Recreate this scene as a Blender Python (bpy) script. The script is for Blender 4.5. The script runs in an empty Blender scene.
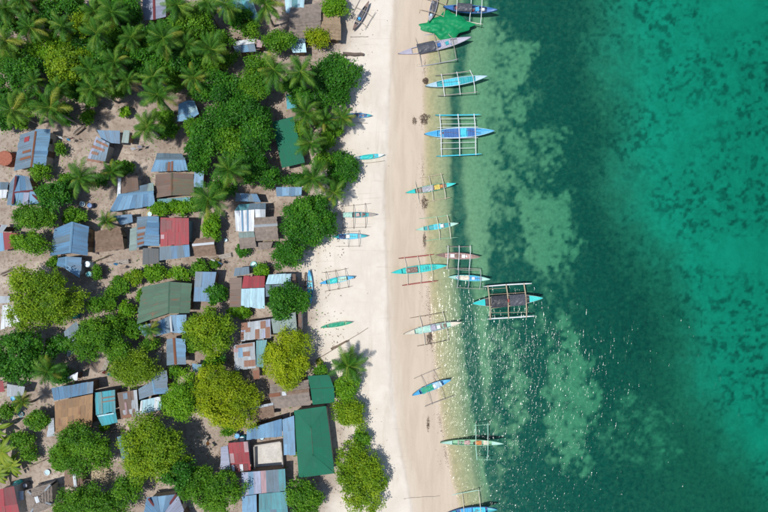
import bpy, math, random
import numpy as np
from mathutils import Vector, Matrix

random.seed(7)
RNG = np.random.default_rng(7)
R = math.radians

# ------------------------------------------------------------------ camera, sky, sun, exposure
H = 78.3                       # flying height of the camera above the water
S = 7.0                        # photo pixels per metre at water level
scene = bpy.context.scene
col = scene.collection
cam_d = bpy.data.cameras.new('camera')
cam = bpy.data.objects.new('camera', cam_d)
col.objects.link(cam)
cam.location = (0, 0, H)
cam_d.sensor_width = 36.0
cam_d.lens = 36.0 * H / (768 / S)
cam_d.clip_start = 0.5
cam_d.clip_end = 3000
scene.camera = cam

SUN_Z = 18.0                                     # zenith angle
SH = Vector((0.955, 0.295)).normalized()         # where shadows fall on the ground
sun_dir = Vector((-SH.x * math.sin(R(SUN_Z)), -SH.y * math.sin(R(SUN_Z)), math.cos(R(SUN_Z))))
world = bpy.data.worlds.new('World')
scene.world = world
world.use_nodes = True
wn = world.node_tree
bg = wn.nodes['Background']
sky = wn.nodes.new('ShaderNodeTexSky')
sky.sky_type = 'NISHITA'
sky.sun_disc = False
sky.sun_elevation = R(90 - SUN_Z)
sky.sun_rotation = math.atan2(sun_dir.x, sun_dir.y)
sky.air_density = 1.0
sky.dust_density = 0.6
wn.links.new(sky.outputs[0], bg.inputs[0])
bg.inputs[1].default_value = 0.13
sun_d = bpy.data.lights.new('sun', 'SUN')
sun_d.energy = 4.1
sun_d.angle = R(0.53)
sun_d.color = (1.0, 0.965, 0.91)
sun = bpy.data.objects.new('sun', sun_d)
col.objects.link(sun)
sun.rotation_euler = (-sun_dir).to_track_quat('-Z', 'Y').to_euler()
sun.location = sun_dir * 200
vs = scene.view_settings
vs.view_transform = 'Standard'
vs.look = 'None'
vs.exposure = 0.0
vs.gamma = 1.0
vs.use_curve_mapping = False
scene.cycles.max_bounces = 6
scene.cycles.transparent_max_bounces = 12
scene.cycles.use_denoising = True
scene.cycles.denoiser = 'OPENIMAGEDENOISE'
scene.cycles.sample_clamp_indirect = 6.0

# ------------------------------------------------------------------ small helpers
def P(px, py, z=0.0):
    """photo pixel seen at height z -> point in metres"""
    k = (H - z) / H / S
    return Vector(((px - 384) * k, (256 - py) * k, z))

def smooth(a, b, x):
    t = np.clip((x - a) / (b - a), 0, 1)
    return t * t * (3 - 2 * t)

_LAT = np.random.default_rng(11).random((256, 256))
def vnoise(x, y):
    x = np.asarray(x, float); y = np.asarray(y, float)
    xi = np.floor(x).astype(int); yi = np.floor(y).astype(int)
    fx = x - xi; fy = y - yi
    fx = fx * fx * (3 - 2 * fx); fy = fy * fy * (3 - 2 * fy)
    a = _LAT[xi & 255, yi & 255]; b = _LAT[(xi + 1) & 255, yi & 255]
    c = _LAT[xi & 255, (yi + 1) & 255]; d = _LAT[(xi + 1) & 255, (yi + 1) & 255]
    return (a * (1 - fx) + b * fx) * (1 - fy) + (c * (1 - fx) + d * fx) * fy
def fbm(x, y, o=4):
    s = 0; a = 0.5; t = 0
    for i in range(o):
        s = s + a * vnoise(x * 2 ** i + 17 * i, y * 2 ** i + 31 * i); t += a; a *= 0.5
    return s / t

# shoreline (photo pixels): waterline, edge of the wet sand, edge of the village soil
_WL = np.array([(-900, 470), (-100, 436), (0, 431), (60, 426), (120, 423), (200, 424), (260, 426), (320, 431), (360, 434), (400, 438), (440, 444), (480, 452), (512, 460), (620, 485), (1500, 560)], float)
_WS = np.array([(-900, 420), (-100, 399), (0, 396), (60, 393), (100, 388), (200, 384), (300, 388), (340, 389), (395, 391), (430, 397), (470, 405), (512, 412), (620, 430), (1500, 500)], float)
_SO = np.array([(-900, 380), (0, 352), (60, 350), (110, 345), (200, 335), (260, 306), (300, 312), (350, 316), (400, 342), (450, 345), (512, 335), (1500, 340)], float)
def waterline(py): return np.interp(py, _WL[:, 0], _WL[:, 1])

def ground_z(x, y):
    x = np.asarray(x, float); y = np.asarray(y, float)
    px = 384 + x * S; py = 256 - y * S
    d = (px - waterline(py)) / S + .55 * (fbm(y * .22 + 3, y * .02 + 1, 3) - .5) + 0.9 * (fbm(x * .12 + 40, y * .12) - .5) * smooth(40, 52, py / 10)   # metres seaward
    dw = (px - np.interp(py, _WS[:, 0], _WS[:, 1])) / S
    land = np.interp(-d, [0, 3.0, 7.0, 12, 20], [0, .38, .78, 1.02, 1.15])
    land = land + 0.10 * smooth(.15, -.15, dw) + 0.10 * (fbm(x * .25, y * .25) - .5) * smooth(0, 6, -d) + .05 * (fbm(x * .9, y * .9) - .5) * smooth(4, 14, -d)
    sea = np.interp(d, [0, 1.5, 3.2, 4.6, 10, 20, 34, 60, 200], [0, -.22, -.5, -1.15, -1.6, -2.3, -3.2, -4.2, -9])
    sea = sea + 0.25 * (fbm(x * .3 + 9, y * .3) - .5) * smooth(2, 8, d)
    return np.where(d > 0, sea, land)
def gz(x, y): return float(ground_z(x, y))
def G(px, py):
    """photo pixel -> point on the ground"""
    p = P(px, py, 0.6)
    for _ in range(3):
        p = P(px, py, gz(p.x, p.y))
    return p

# ------------------------------------------------------------------ node materials
MATS = {}
def new_mat(name):
    m = bpy.data.materials.new(name); m.use_nodes = True
    MATS[name] = m
    nt = m.node_tree
    for n in list(nt.nodes): nt.nodes.remove(n)
    out = nt.nodes.new('ShaderNodeOutputMaterial')
    return m, nt, out
def N(nt, t, **kw):
    n = nt.nodes.new(t)
    for k, v in kw.items():
        if k in n.inputs.keys() if isinstance(k, str) else False:
            n.inputs[k].default_value = v
        else: setattr(n, k, v)
    return n
def c4(c): return (c[0], c[1], c[2], 1)
def mixc(nt, fac, a, b, mode='MIX'):
    n = nt.nodes.new('ShaderNodeMix'); n.data_type = 'RGBA'; n.blend_type = mode
    for sock, v in ((n.inputs[0], fac), (n.inputs[6], a), (n.inputs[7], b)):
        if hasattr(v, 'is_linked'): nt.links.new(v, sock)
        elif isinstance(v, (int, float)): sock.default_value = v
        else: sock.default_value = c4(v)
    return n.outputs[2]
def math_(nt, op, a, b=None, c=None, clamp=False):
    n = nt.nodes.new('ShaderNodeMath'); n.operation = op; n.use_clamp = clamp
    for s, v in zip(n.inputs, (a, b, c)):
        if v is None: continue
        if hasattr(v, 'is_linked'): nt.links.new(v, s)
        else: s.default_value = v
    return n.outputs[0]
def noise(nt, vec, scale, detail=4, rough=.55, dist=0):
    n = nt.nodes.new('ShaderNodeTexNoise')
    n.inputs['Scale'].default_value = scale; n.inputs['Detail'].default_value = detail
    n.inputs['Roughness'].default_value = rough; n.inputs['Distortion'].default_value = dist
    if vec is not None: nt.links.new(vec, n.inputs['Vector'])
    return n.outputs[0]
def remap(nt, v, a, b, lo=0, hi=1):
    n = nt.nodes.new('ShaderNodeMapRange'); n.interpolation_type = 'SMOOTHSTEP'
    nt.links.new(v, n.inputs[0])
    for i, k in enumerate((a, b, lo, hi)): n.inputs[1 + i].default_value = k
    return n.outputs[0]
def mapping(nt, vec, scale):
    n = nt.nodes.new('ShaderNodeMapping'); n.inputs['Scale'].default_value = scale
    nt.links.new(vec, n.inputs[0]); return n.outputs[0]
def bump(nt, h, strength, dist):
    n = nt.nodes.new('ShaderNodeBump'); n.inputs['Strength'].default_value = strength
    n.inputs['Distance'].default_value = dist; nt.links.new(h, n.inputs['Height']); return n.outputs[0]
def principled(nt, out, color, rough=.6, spec=.4, metal=0, normal=None):
    p = nt.nodes.new('ShaderNodeBsdfPrincipled')
    if hasattr(color, 'is_linked'): nt.links.new(color, p.inputs['Base Color'])
    else: p.inputs['Base Color'].default_value = c4(color)
    if hasattr(rough, 'is_linked'): nt.links.new(rough, p.inputs['Roughness'])
    else: p.inputs['Roughness'].default_value = rough
    p.inputs['Specular IOR Level'].default_value = spec
    p.inputs['Metallic'].default_value = metal
    if normal is not None: nt.links.new(normal, p.inputs['Normal'])
    nt.links.new(p.outputs[0], out.inputs[0]); return p
def pos(nt): return nt.nodes.new('ShaderNodeNewGeometry').outputs['Position']
def orand(nt): return nt.nodes.new('ShaderNodeObjectInfo').outputs['Random']

def metal(name, base, rust=0.12, var=.15, rough=.5, dirt=(.10, .085, .07), rustc=(.20, .075, .035)):
    """corrugated sheet: faded paint or zinc, streaked down the slope, with rust"""
    m, nt, out = new_mat(name)
    uv = nt.nodes.new('ShaderNodeUVMap').outputs[0]
    p = pos(nt)
    st = noise(nt, mapping(nt, uv, (3.2, .35, 1)), 1.0, 5, .65)
    bl = noise(nt, p, .9, 5, .6)
    fine = noise(nt, p, 7, 3)
    c = mixc(nt, orand(nt), [v * (1 - var) for v in base], [min(.9, v * (1 + var * .8)) for v in base])
    c = mixc(nt, remap(nt, st, .40, .72, 0, .55), c, dirt)
    c = mixc(nt, remap(nt, bl, .58, .78, 0, .30), c, [min(.85, v * 1.35 + .06) for v in base])
    fade = noise(nt, p, .45, 6, .65, .4)
    c = mixc(nt, remap(nt, fade, .40, .66, 0, .42), c, [v * .62 + .012 for v in base])
    rm = math_(nt, 'ADD', math_(nt, 'MULTIPLY', st, .45), math_(nt, 'ADD', math_(nt, 'MULTIPLY', bl, .40), math_(nt, 'MULTIPLY', fine, .15)))
    c = mixc(nt, remap(nt, rm, .66 - rust * .55, .74 - rust * .45, 0, .85), c, rustc)
    b = bump(nt, fine, .25, .02)
    principled(nt, out, c, rough, .35, 0.0, b)
    return m

def rough_mat(name, a, b, scale=3, rough=.85, spec=.2, stretch=None, bstr=.5, bdist=.03, var=.15):
    m, nt, out = new_mat(name)
    p = pos(nt)
    if stretch: p = mapping(nt, p, stretch)
    n1 = noise(nt, p, scale, 5, .6); n2 = noise(nt, p, scale * 6, 3)
    c = mixc(nt, remap(nt, n1, .3, .7), a, b)
    c = mixc(nt, remap(nt, n2, .35, .75, 0, .35), c, [v * .55 for v in a])
    c = mixc(nt, math_(nt, 'MULTIPLY', orand(nt), var), c, [min(.9, v * 1.5) for v in b])
    principled(nt, out, c, rough, spec, 0, bump(nt, n2, bstr, bdist))
    return m

def leaf_mat(name, dark, mid, light, trans=.28):
    m, nt, out = new_mat(name)
    at = nt.nodes.new('ShaderNodeAttribute'); at.attribute_name = 'tint'
    r = nt.nodes.new('ShaderNodeValToRGB')
    nt.links.new(at.outputs['Fac'], r.inputs[0])
    e = r.color_ramp.elements
    e[0].position = 0.05; e[0].color = c4(dark); e[1].position = .95; e[1].color = c4(light)
    k = e.new(.5); k.color = c4(mid)
    p = nt.nodes.new('ShaderNodeBsdfPrincipled'); nt.links.new(r.outputs[0], p.inputs['Base Color'])
    p.inputs['Roughness'].default_value = .5; p.inputs['Specular IOR Level'].default_value = .25
    t = nt.nodes.new('ShaderNodeBsdfTranslucent')
    nt.links.new(mixc(nt, .5, r.outputs[0], (.16, .26, .01)), t.inputs[0])
    mx = nt.nodes.new('ShaderNodeMixShader'); mx.inputs[0].default_value = trans
    nt.links.new(p.outputs[0], mx.inputs[1]); nt.links.new(t.outputs[0], mx.inputs[2])
    nt.links.new(mx.outputs[0], out.inputs[0])
    return m

# roofing
metal('sheet_blue', (.095, .215, .35), .05)
metal('sheet_pale_blue', (.155, .31, .46), .03)
metal('sheet_grey_blue', (.155, .23, .30), .12)
metal('sheet_slate', (.12, .185, .235), .08)
metal('sheet_white', (.66, .70, .73), .02, .08)
metal('sheet_ice', (.40, .62, .70), .01, .08)
metal('sheet_zinc', (.36, .40, .43), .12)
metal('sheet_rust', (.22, .105, .065), .45)
metal('sheet_brown', (.155, .105, .08), .25)
metal('sheet_orange', (.30, .17, .075), .22, .25)
metal('sheet_red', (.30, .035, .045), .03, .18)
metal('sheet_dark_red', (.17, .035, .04), .05)
metal('sheet_pink', (.42, .27, .29), .05)
metal('sheet_lavender', (.30, .33, .44), .06)
metal('sheet_teal', (.075, .25, .28), .06)
metal('sheet_cyan', (.03, .30, .36), .08)
metal('sheet_grey_green', (.22, .30, .28), .12)
metal('sheet_green', (.065, .14, .085), .20)
metal('sheet_olive', (.125, .115, .07), .30)
metal('sheet_forest', (.002, .125, .066), -.25, .04, .75, dirt=(.02, .10, .07))
metal('sheet_tarp_dark', (.05, .065, .075), -.2, .1)
rough_mat('thatch_brown', (.155, .105, .075), (.235, .165, .12), 2.2, .95, .1, (1, 1, 1), .8, .05)
rough_mat('thatch_grey', (.175, .145, .125), (.265, .22, .185), 2.2, .95, .1, (1, 1, 1), .8, .05)
rough_mat('thatch_tan', (.24, .175, .115), (.34, .255, .17), 2.2, .95, .1, (1, 1, 1), .8, .05)
# walls, wood, misc
rough_mat('bamboo_wall', (.22, .16, .10), (.33, .25, .16), 3, .9, .1, (1, 1, .2))
rough_mat('plank_wall', (.11, .075, .055), (.20, .145, .105), 3, .9, .1, (1, 1, .2))
rough_mat('concrete', (.33, .31, .28), (.46, .43, .39), 1.4, .9, .15)
rough_mat('pale_concrete', (.42, .40, .36), (.58, .55, .50), .7, .9, .15, None, .3)
rough_mat('wall_paint_blue', (.14, .25, .34), (.22, .35, .44), 2, .8, .2)
rough_mat('timber', (.14, .10, .075), (.24, .18, .13), 5, .85, .15)
rough_mat('weathered_wood', (.26, .23, .20), (.40, .36, .32), 5, .85, .15)
rough_mat('bamboo_pole', (.34, .27, .18), (.50, .42, .30), 6, .6, .3)
rough_mat('dark_pole', (.10, .075, .06), (.17, .13, .11), 6, .8, .2)
rough_mat('trunk_bark', (.17, .135, .105), (.29, .24, .19), 6, .95, .1)
rough_mat('palm_bark', (.22, .18, .145), (.36, .31, .26), 6, .95, .1, (1, 1, 4))
rough_mat('door_wood', (.10, .07, .05), (.17, .12, .085), 5, .8, .2)
rough_mat('window_dark', (.015, .02, .025), (.03, .035, .04), 5, .25, .5)
def paint(name, c, rough=.42, wear=.25):
    m, nt, out = new_mat(name)
    p = pos(nt)
    n1 = noise(nt, p, 2.2, 5, .65); n2 = noise(nt, p, 11, 4, .6)
    k = mixc(nt, remap(nt, n1, .35, .75, 0, .45), c, [min(.85, v * 1.25 + .05) for v in c])
    n4 = noise(nt, p, 4.5, 6, .7)
    k = mixc(nt, remap(nt, n4, .52, .70, 0, wear * 1.8), k, [v * .45 + .03 for v in c])
    k = mixc(nt, remap(nt, n2, .56, .70, 0, wear * 2.6), k, (.30, .27, .23))
    principled(nt, out, k, rough, .4, 0, bump(nt, n2, .2, .01)); return m
for nm, c in dict(white=(.70, .72, .72), sky_blue=(.05, .34, .60), deep_blue=(.025, .12, .34), teal=(.02, .33, .36), turquoise=(.02, .50, .46),
                  green=(.02, .30, .17), lime=(.22, .46, .28), grey=(.33, .34, .36), lavender=(.38, .36, .43), brown=(.20, .13, .10), pink=(.46, .30, .27),
                  red=(.30, .05, .05), black=(.025, .028, .034), charcoal=(.055, .06, .075), pale_blue=(.36, .52, .60), yellow=(.60, .46, .10), orange=(.52, .20, .05),
                  cream=(.60, .54, .42), mint=(.35, .58, .48), navy=(.02, .05, .14), rope=(.42, .36, .26), cyan=(.05, .50, .62)).items():
    paint('paint_' + nm, c)
# foliage
leaf_mat('leaf_dark', (.008, .060, .005), (.034, .165, .009), (.11, .31, .015))
leaf_mat('leaf_mid', (.018, .085, .005), (.080, .235, .009), (.19, .37, .016))
leaf_mat('leaf_bright', (.030, .130, .004), (.125, .31, .008), (.25, .44, .014))
leaf_mat('leaf_olive', (.030, .100, .004), (.155, .295, .007), (.34, .44, .012))
leaf_mat('leaf_yellow', (.070, .140, .003), (.265, .375, .005), (.50, .53, .012))
leaf_mat('leaf_feather', (.060, .150, .005), (.18, .31, .009), (.28, .40, .02))
leaf_mat('frond_green', (.016, .085, .010), (.045, .165, .014), (.12, .27, .026), .25)
leaf_mat('frond_pale', (.036, .125, .012), (.100, .235, .018), (.28, .38, .055), .25)
leaf_mat('frond_yellow', (.09, .15, .012), (.23, .29, .025), (.44, .42, .07), .25)
leaf_mat('frond_dry', (.14, .10, .05), (.25, .18, .09), (.36, .27, .15), .12)
leaf_mat('banana_leaf', (.050, .13, .008), (.13, .23, .012), (.28, .34, .03), .3)
leaf_mat('net_green', (.002, .15, .055), (.004, .24, .085), (.010, .33, .12), .1)
leaf_mat('seaweed_leaf', (.07, .045, .036), (.14, .10, .075), (.24, .18, .13), .05)
leaf_mat('husk_leaf', (.36, .28, .18), (.50, .41, .28), (.62, .53, .38), .05)
leaf_mat('litter_leaf', (.10, .075, .05), (.20, .15, .10), (.34, .28, .20), .05)

# ------------------------------------------------------------------ mesh building
class MB:
    def __init__(s): s.v = []; s.f = []; s.uv = {}; s.t = []
    def quad(s, a, b, c, d): 
        n = len(s.v); s.v += [tuple(a), tuple(b), tuple(c), tuple(d)]; s.f.append((n, n + 1, n + 2, n + 3))
    def poly(s, pts):
        n = len(s.v); s.v += [tuple(p) for p in pts]; s.f.append(tuple(range(n, n + len(pts))))
    def box(s, c, sx, sy, sz, rz=0.0, taper=1.0):
        n = len(s.v); ca, sa = math.cos(rz), math.sin(rz)
        for k in (-1, 1):
            t = taper if k > 0 else 1.0
            for i, j in ((-1, -1), (1, -1), (1, 1), (-1, 1)):
                x, y = i * sx / 2 * t, j * sy / 2 * t
                s.v.append((c[0] + x * ca - y * sa, c[1] + x * sa + y * ca, c[2] + k * sz / 2))
        for f in ((0, 3, 2, 1), (4, 5, 6, 7), (0, 1, 5, 4), (1, 2, 6, 5), (2, 3, 7, 6), (3, 0, 4, 7)):
            s.f.append(tuple(n + i for i in f))
    def tube(s, pts, r, n=6, cap=True):
        pts = [Vector(p) for p in pts]
        rs = r if isinstance(r, (list, tuple)) else [r] * len(pts)
        base = len(s.v)
        for i, p in enumerate(pts):
            t = (pts[min(i + 1, len(pts) - 1)] - pts[max(i - 1, 0)]).normalized()
            u = t.cross(Vector((0, 0, 1)))
            if u.length < .05: u = t.cross(Vector((1, 0, 0)))
            u.normalize(); w = u.cross(t)
            for k in range(n):
                a = 2 * math.pi * k / n
                s.v.append(tuple(p + (u * math.cos(a) + w * math.sin(a)) * rs[i]))
        for i in range(len(pts) - 1):
            for k in range(n):
                a = base + i * n + k; b = base + i * n + (k + 1) % n
                s.f.append((a, b, b + n, a + n))
        if cap:
            s.f.append(tuple(base + k for k in range(n)))
            s.f.append(tuple(base + (len(pts) - 1) * n + k for k in reversed(range(n))))
    def lathe(s, c, prof, n=12):
        base = len(s.v)
        for r, z in prof:
            for k in range(n):
                a = 2 * math.pi * k / n
                s.v.append((c[0] + r * math.cos(a), c[1] + r * math.sin(a), c[2] + z))
        for i in range(len(prof) - 1):
            for k in range(n):
                a = base + i * n + k; b = base + i * n + (k + 1) % n
                s.f.append((a, b, b + n, a + n))
    def build(s, name, mat, parent=None, smooth_=False, tint=None):
        me = bpy.data.meshes.new(name)
        me.from_pydata(s.v, [], s.f)
        me.materials.append(MATS[mat])
        if smooth_: me.polygons.foreach_set('use_smooth', [True] * len(me.polygons))
        if tint is not None:
            at = me.attributes.new('tint', 'FLOAT', 'POINT'); at.data.foreach_set('value', tint)
        me.update()
        return link(name, me, parent)

def link(name, me, parent=None):
    o = bpy.data.objects.new(name, me); col.objects.link(o)
    if parent is not None: o.parent = parent
    return o
def tag(o, label=None, cat=None, group=None, kind=None):
    if label: o['label'] = label
    if cat: o['category'] = cat
    if group: o['group'] = group
    if kind: o['kind'] = kind
    return o
def empty(name, loc, rz=0.0):
    o = bpy.data.objects.new(name, None); col.objects.link(o)
    o.location = loc; o.rotation_euler.z = rz; o.empty_display_size = .3
    return o
def np_mesh(name, verts, faces, mat, tint=None, uv=None, smooth_=False):
    """verts (n,3); faces (m,k)"""
    me = bpy.data.meshes.new(name)
    nv, (nf, k) = len(verts), faces.shape
    me.vertices.add(nv); me.vertices.foreach_set('co', np.ascontiguousarray(verts, np.float32).ravel())
    me.loops.add(nf * k); me.loops.foreach_set('vertex_index', np.ascontiguousarray(faces, np.int32).ravel())
    me.polygons.add(nf); me.polygons.foreach_set('loop_start', np.arange(0, nf * k, k, dtype=np.int32))
    if smooth_: me.polygons.foreach_set('use_smooth', np.ones(nf, bool))
    me.materials.append(MATS[mat])
    if tint is not None:
        at = me.attributes.new('tint', 'FLOAT', 'POINT'); at.data.foreach_set('value', np.asarray(tint, np.float32))
    me.update(calc_edges=True)
    return me

# places that labels may refer to: (phrase, photo x, photo y)
LAND = []
USED = set()
def where(px, py, head, most=16):
    """a label that says beside which findable thing this one stands"""
    c = sorted(LAND, key=lambda l: (l[1] - px) ** 2 + (l[2] - py) ** 2)
    for tries in range(len(c)):
        nm, lx, ly = c[tries]
        dx, dy = px - lx, py - ly
        if abs(dx) < 5 and abs(dy) < 5: rel = ['close beside']
        elif abs(dx) > 2.2 * abs(dy): rel = ['right of' if dx > 0 else 'left of']
        elif abs(dy) > 2.2 * abs(dx): rel = ['below' if dy > 0 else 'above']
        else: rel = [('below' if dy > 0 else 'above') + ' and ' + ('right' if dx > 0 else 'left') + ' of']
        for r in rel:
            s = f'{head} {r} the {nm}'
            if s not in USED and len(s.split()) <= most:
                USED.add(s); return s
    return head

# ------------------------------------------------------------------ the ground and the sea
def make_ground():
    xs = np.concatenate([np.linspace(-420, -60, 40)[:-1], np.arange(-60, 62, .22), np.linspace(62, 420, 45)])
    ys = np.concatenate([np.linspace(-420, -42, 42)[:-1], np.arange(-42, 42, .22), np.linspace(42, 420, 42)])
    X, Y = np.meshgrid(xs, ys)
    Z = ground_z(X, Y)
    nx, ny = len(xs), len(ys)
    idx = np.arange(nx * ny).reshape(ny, nx)
    F = np.stack([idx[:-1, :-1], idx[:-1, 1:], idx[1:, 1:], idx[1:, :-1]], -1).reshape(-1, 4)
    px = 384 + X * S; py = 256 - Y * S
    # ---- what grows and lies where: seagrass, wet sand, soil
    wx = px + 26 * (fbm(X * .22, Y * .22) - .5) + 12 * (fbm(X * .9 + 5, Y * .9) - .5)
    wy = py + 26 * (fbm(X * .22 + 50, Y * .22 + 9) - .5) + 12 * (fbm(X * .9 + 15, Y * .9 + 3) - .5)
    bc = np.interp(py, [0, 40, 100, 200, 260, 300, 340, 400, 440, 480, 512, 640], [463, 457, 451, 452, 454, 460, 463, 470, 479, 487, 494, 520])
    w6 = px + 6 * (fbm(X * .8, Y * .8) - .5)
    wid = np.interp(py, [0, 60, 120, 200, 260, 300, 400, 512], [12, 10, 9, 11, 17, 14, 15, 14])
    band = smooth(bc - 2, bc + 2.5, w6) * smooth(bc + wid + 7, bc + wid - 3, w6)
    mid = smooth(474, 500, wx)
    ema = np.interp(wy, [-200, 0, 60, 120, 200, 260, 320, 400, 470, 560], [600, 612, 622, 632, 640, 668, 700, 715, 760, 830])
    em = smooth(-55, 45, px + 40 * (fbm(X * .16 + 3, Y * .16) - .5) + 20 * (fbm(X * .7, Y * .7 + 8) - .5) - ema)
    blobs = [(482, 60, 19, 70, .85), (482, 190, 19, 90, .85), (486, 330, 12, 60, .5), (500, 150, 42, 120, .40), (555, 300, 30, 60, .30), (514, 62, 22, 34, .85), (538, 44, 12, 10, .6), (508, 120, 30, 46, .7), (552, 222, 31, 40, 1.0), (520, 190, 26, 22, .6), (555, 150, 14, 30, .5),
             (572, 395, 26, 66, .9), (520, 400, 16, 60, .6), (585, 455, 16, 26, .7), (512, 345, 16, 30, .4), (500, 470, 14, 50, .45), (650, 440, 50, 40, .35), (610, 90, 10, 40, .25)]
    sand = np.zeros_like(X)
    for bx, by, rx, ry, a in blobs:
        q = np.sqrt(((wx - bx) / rx) ** 2 + ((wy - by) / ry) ** 2) + 1.1 * (fbm(X * .5 + bx, Y * .5, 5) - .5)
        sand = np.maximum(sand, .85 * a * smooth(1.25, .65, q))
    mott = .5 * fbm(X * .9, Y * .9, 4) + .5 * fbm(X * 1.9 + 33, Y * 1.9 + 12, 2)
    grass = mid * (.97 - .9 * sand) 
    grass = mid * (.10 + .88 * smooth(.16, .92, grass + (mott - .5) * 2.0 * np.clip(.25 + 1.6 * sand, 0, 1)))
    spk = .45 * fbm(X * .8 + 70, Y * .8 + 30, 5) + .55 * fbm(X * 1.9 + 7, Y * 1.9 + 3, 2)
    big = fbm(X * .11 + 30, Y * .11 + 60, 3)
    gem = np.clip(.10 + .62 * smooth(.47, .68, spk) * smooth(.25, .68, big + .10) + .35 * (big - .5) + .25 * (mott - .5), 0, 1)
    grass = grass * (1 - .22 * smooth(590, 720, px) * smooth(280, 430, py))
    grass = grass * (1 - em) + gem * em
    grass = np.maximum(grass, band * (.86 + .3 * (mott - .5)))
    grass = np.clip(grass, 0, 1)
    wsl = np.interp(py, _WS[:, 0], _WS[:, 1]) + 13 * (fbm(X * .10, Y * .10) - .5) + 1.4 * (vnoise(X * 2, Y * 2) - .5)
    wet = .55 * smooth(wsl - .8, wsl + 1.0, px) + .45 * smooth(wsl - 4, wsl + 14, px)
    so = np.interp(py, _SO[:, 0], _SO[:, 1]) + 34 * (fbm(X * .2 + 80, Y * .2) - .5)
    soil = smooth(so + 14, so - 22, px)
    me = np_mesh('ground', np.stack([X, Y, Z], -1).reshape(-1, 3), F, 'ground', None, smooth_=True)
    for nm, arr in (('seagrass', grass), ('wet', wet), ('soil', soil), ('deep', em)):
        at = me.attributes.new(nm, 'FLOAT', 'POINT'); at.data.foreach_set('value', arr.ravel().astype(np.float32))
    o = link('ground', me); tag(o, 'white sand beach, village soil and the sandy seabed with seagrass', None, None, 'structure')

m, nt, out = new_mat('ground')
def attr(nm):
    a = nt.nodes.new('ShaderNodeAttribute'); a.attribute_name = nm; return a.outputs['Fac']
p = pos(nt)
n1 = noise(nt, p, .35, 6, .6); n2 = noise(nt, p, 2.2, 5, .6); n3 = noise(nt, p, 14, 3, .6)
drift = noise(nt, mapping(nt, p, (.8, .12, 1)), 1.0, 5, .6, .5)
dry = mixc(nt, remap(nt, n1, .3, .7), (.595, .53, .445), (.67, .61, .525))
dry = mixc(nt, remap(nt, drift, .52, .72, 0, .5), dry, (.50, .43, .345))
dry = mixc(nt, remap(nt, n3, .62, .8, 0, .35), dry, (.36, .30, .24))
wets = mixc(nt, remap(nt, drift, .35, .7), (.555, .46, .355), (.485, .395, .30))
wets = mixc(nt, remap(nt, n2, .60, .8, 0, .3), wets, (.42, .33, .25))
drag = noise(nt, mapping(nt, p, (.16, 2.2, 1)), 1.0, 4, .6, .3)
foot = noise(nt, p, 4.5, 4, .7)
dry = mixc(nt, remap(nt, drag, .60, .70, 0, .30), dry, (.44, .37, .29))
dry = mixc(nt, remap(nt, foot, .60, .72, 0, .35), dry, (.45, .39, .31))
wets = mixc(nt, remap(nt, drag, .62, .72, 0, .22), wets, (.40, .31, .23))
soilc = mixc(nt, remap(nt, n1, .3, .72), (.305, .25, .205), (.40, .335, .275))
n0 = noise(nt, p, .16, 5, .65, .6)
soilc = mixc(nt, remap(nt, n0, .46, .66, 0, .75), soilc, (.21, .16, .125))
soilc = mixc(nt, remap(nt, n0, .44, .34, 0, .6), soilc, (.52, .45, .375))
soilc = mixc(nt, remap(nt, n2, .46, .68, 0, .8), soilc, (.215, .155, .12))
soilc = mixc(nt, remap(nt, n3, .58, .76, 0, .6), soilc, (.17, .115, .08))
c = mixc(nt, attr('soil'), dry, soilc)
c = mixc(nt, attr('wet'), c, wets)
sep = nt.nodes.new('ShaderNodeSeparateXYZ'); nt.links.new(p, sep.inputs[0])
under = remap(nt, sep.outputs[2], .03, -.13)
bed = mixc(nt, remap(nt, n2, .35, .7), (.49, .40, .245), (.39, .325, .195))
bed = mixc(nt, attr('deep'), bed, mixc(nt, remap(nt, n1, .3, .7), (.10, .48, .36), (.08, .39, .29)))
n5 = noise(nt, p, 1.5, 6, .72)
sg = math_(nt, 'ADD', attr('seagrass'), math_(nt, 'MULTIPLY', math_(nt, 'SUBTRACT', n5, .5), 1.0), None, True)
gcol = mixc(nt, remap(nt, n2, .3, .7), (.012, .082, .068), (.022, .122, .094))
bed = mixc(nt, sg, bed, gcol)
c = mixc(nt, under, c, bed)
hgt = math_(nt, 'ADD', math_(nt, 'MULTIPLY', n2, .7), math_(nt, 'MULTIPLY', n3, .3))
principled(nt, out, c, .9, .15, 0, bump(nt, hgt, .55, .08))
make_ground()

# the sea: a clear, absorbing body of water with small wind ripples
m, nt, out = new_mat('sea_water')
p = pos(nt)
sep = nt.nodes.new('ShaderNodeSeparateXYZ'); nt.links.new(p, sep.inputs[0])
# ripple steepness is shaped so the sun glints gather low and near the shore
chop_noise = noise(nt, mapping(nt, p, (.05, .05, 1)), 1.0, 3)
chop = remap(nt, math_(nt, 'ADD', sep.outputs[1], math_(nt, 'MULTIPLY', math_(nt, 'SUBTRACT', chop_noise, .5), 14)), 2, -15, .12, .80)
shoal = remap(nt, sep.outputs[0], 46, 10, -.42, .10)
swash = math_(nt, 'MULTIPLY', remap(nt, sep.outputs[0], 21, 9, 0, .06), remap(nt, sep.outputs[1], -8, -22))
chop = math_(nt, 'MULTIPLY', chop, math_(nt, 'ADD', math_(nt, 'ADD', 1.0, shoal), swash))
w1 = noise(nt, mapping(nt, p, (2.3, .8, 1)), 1.0, 1.6, .5, 1.2)
w2 = noise(nt, mapping(nt, p, (4.6, 3.0, 1)), 1.0, 2, .5, .5)
glint_patches = remap(nt, noise(nt, mapping(nt, p, (.45, .22, 1)), 1.0, 3), .36, .62, .72, 1.16)
chop = math_(nt, 'MULTIPLY', math_(nt, 'MULTIPLY', chop, glint_patches), remap(nt, sep.outputs[0], 38, 20, .80, 1.0))
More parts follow.
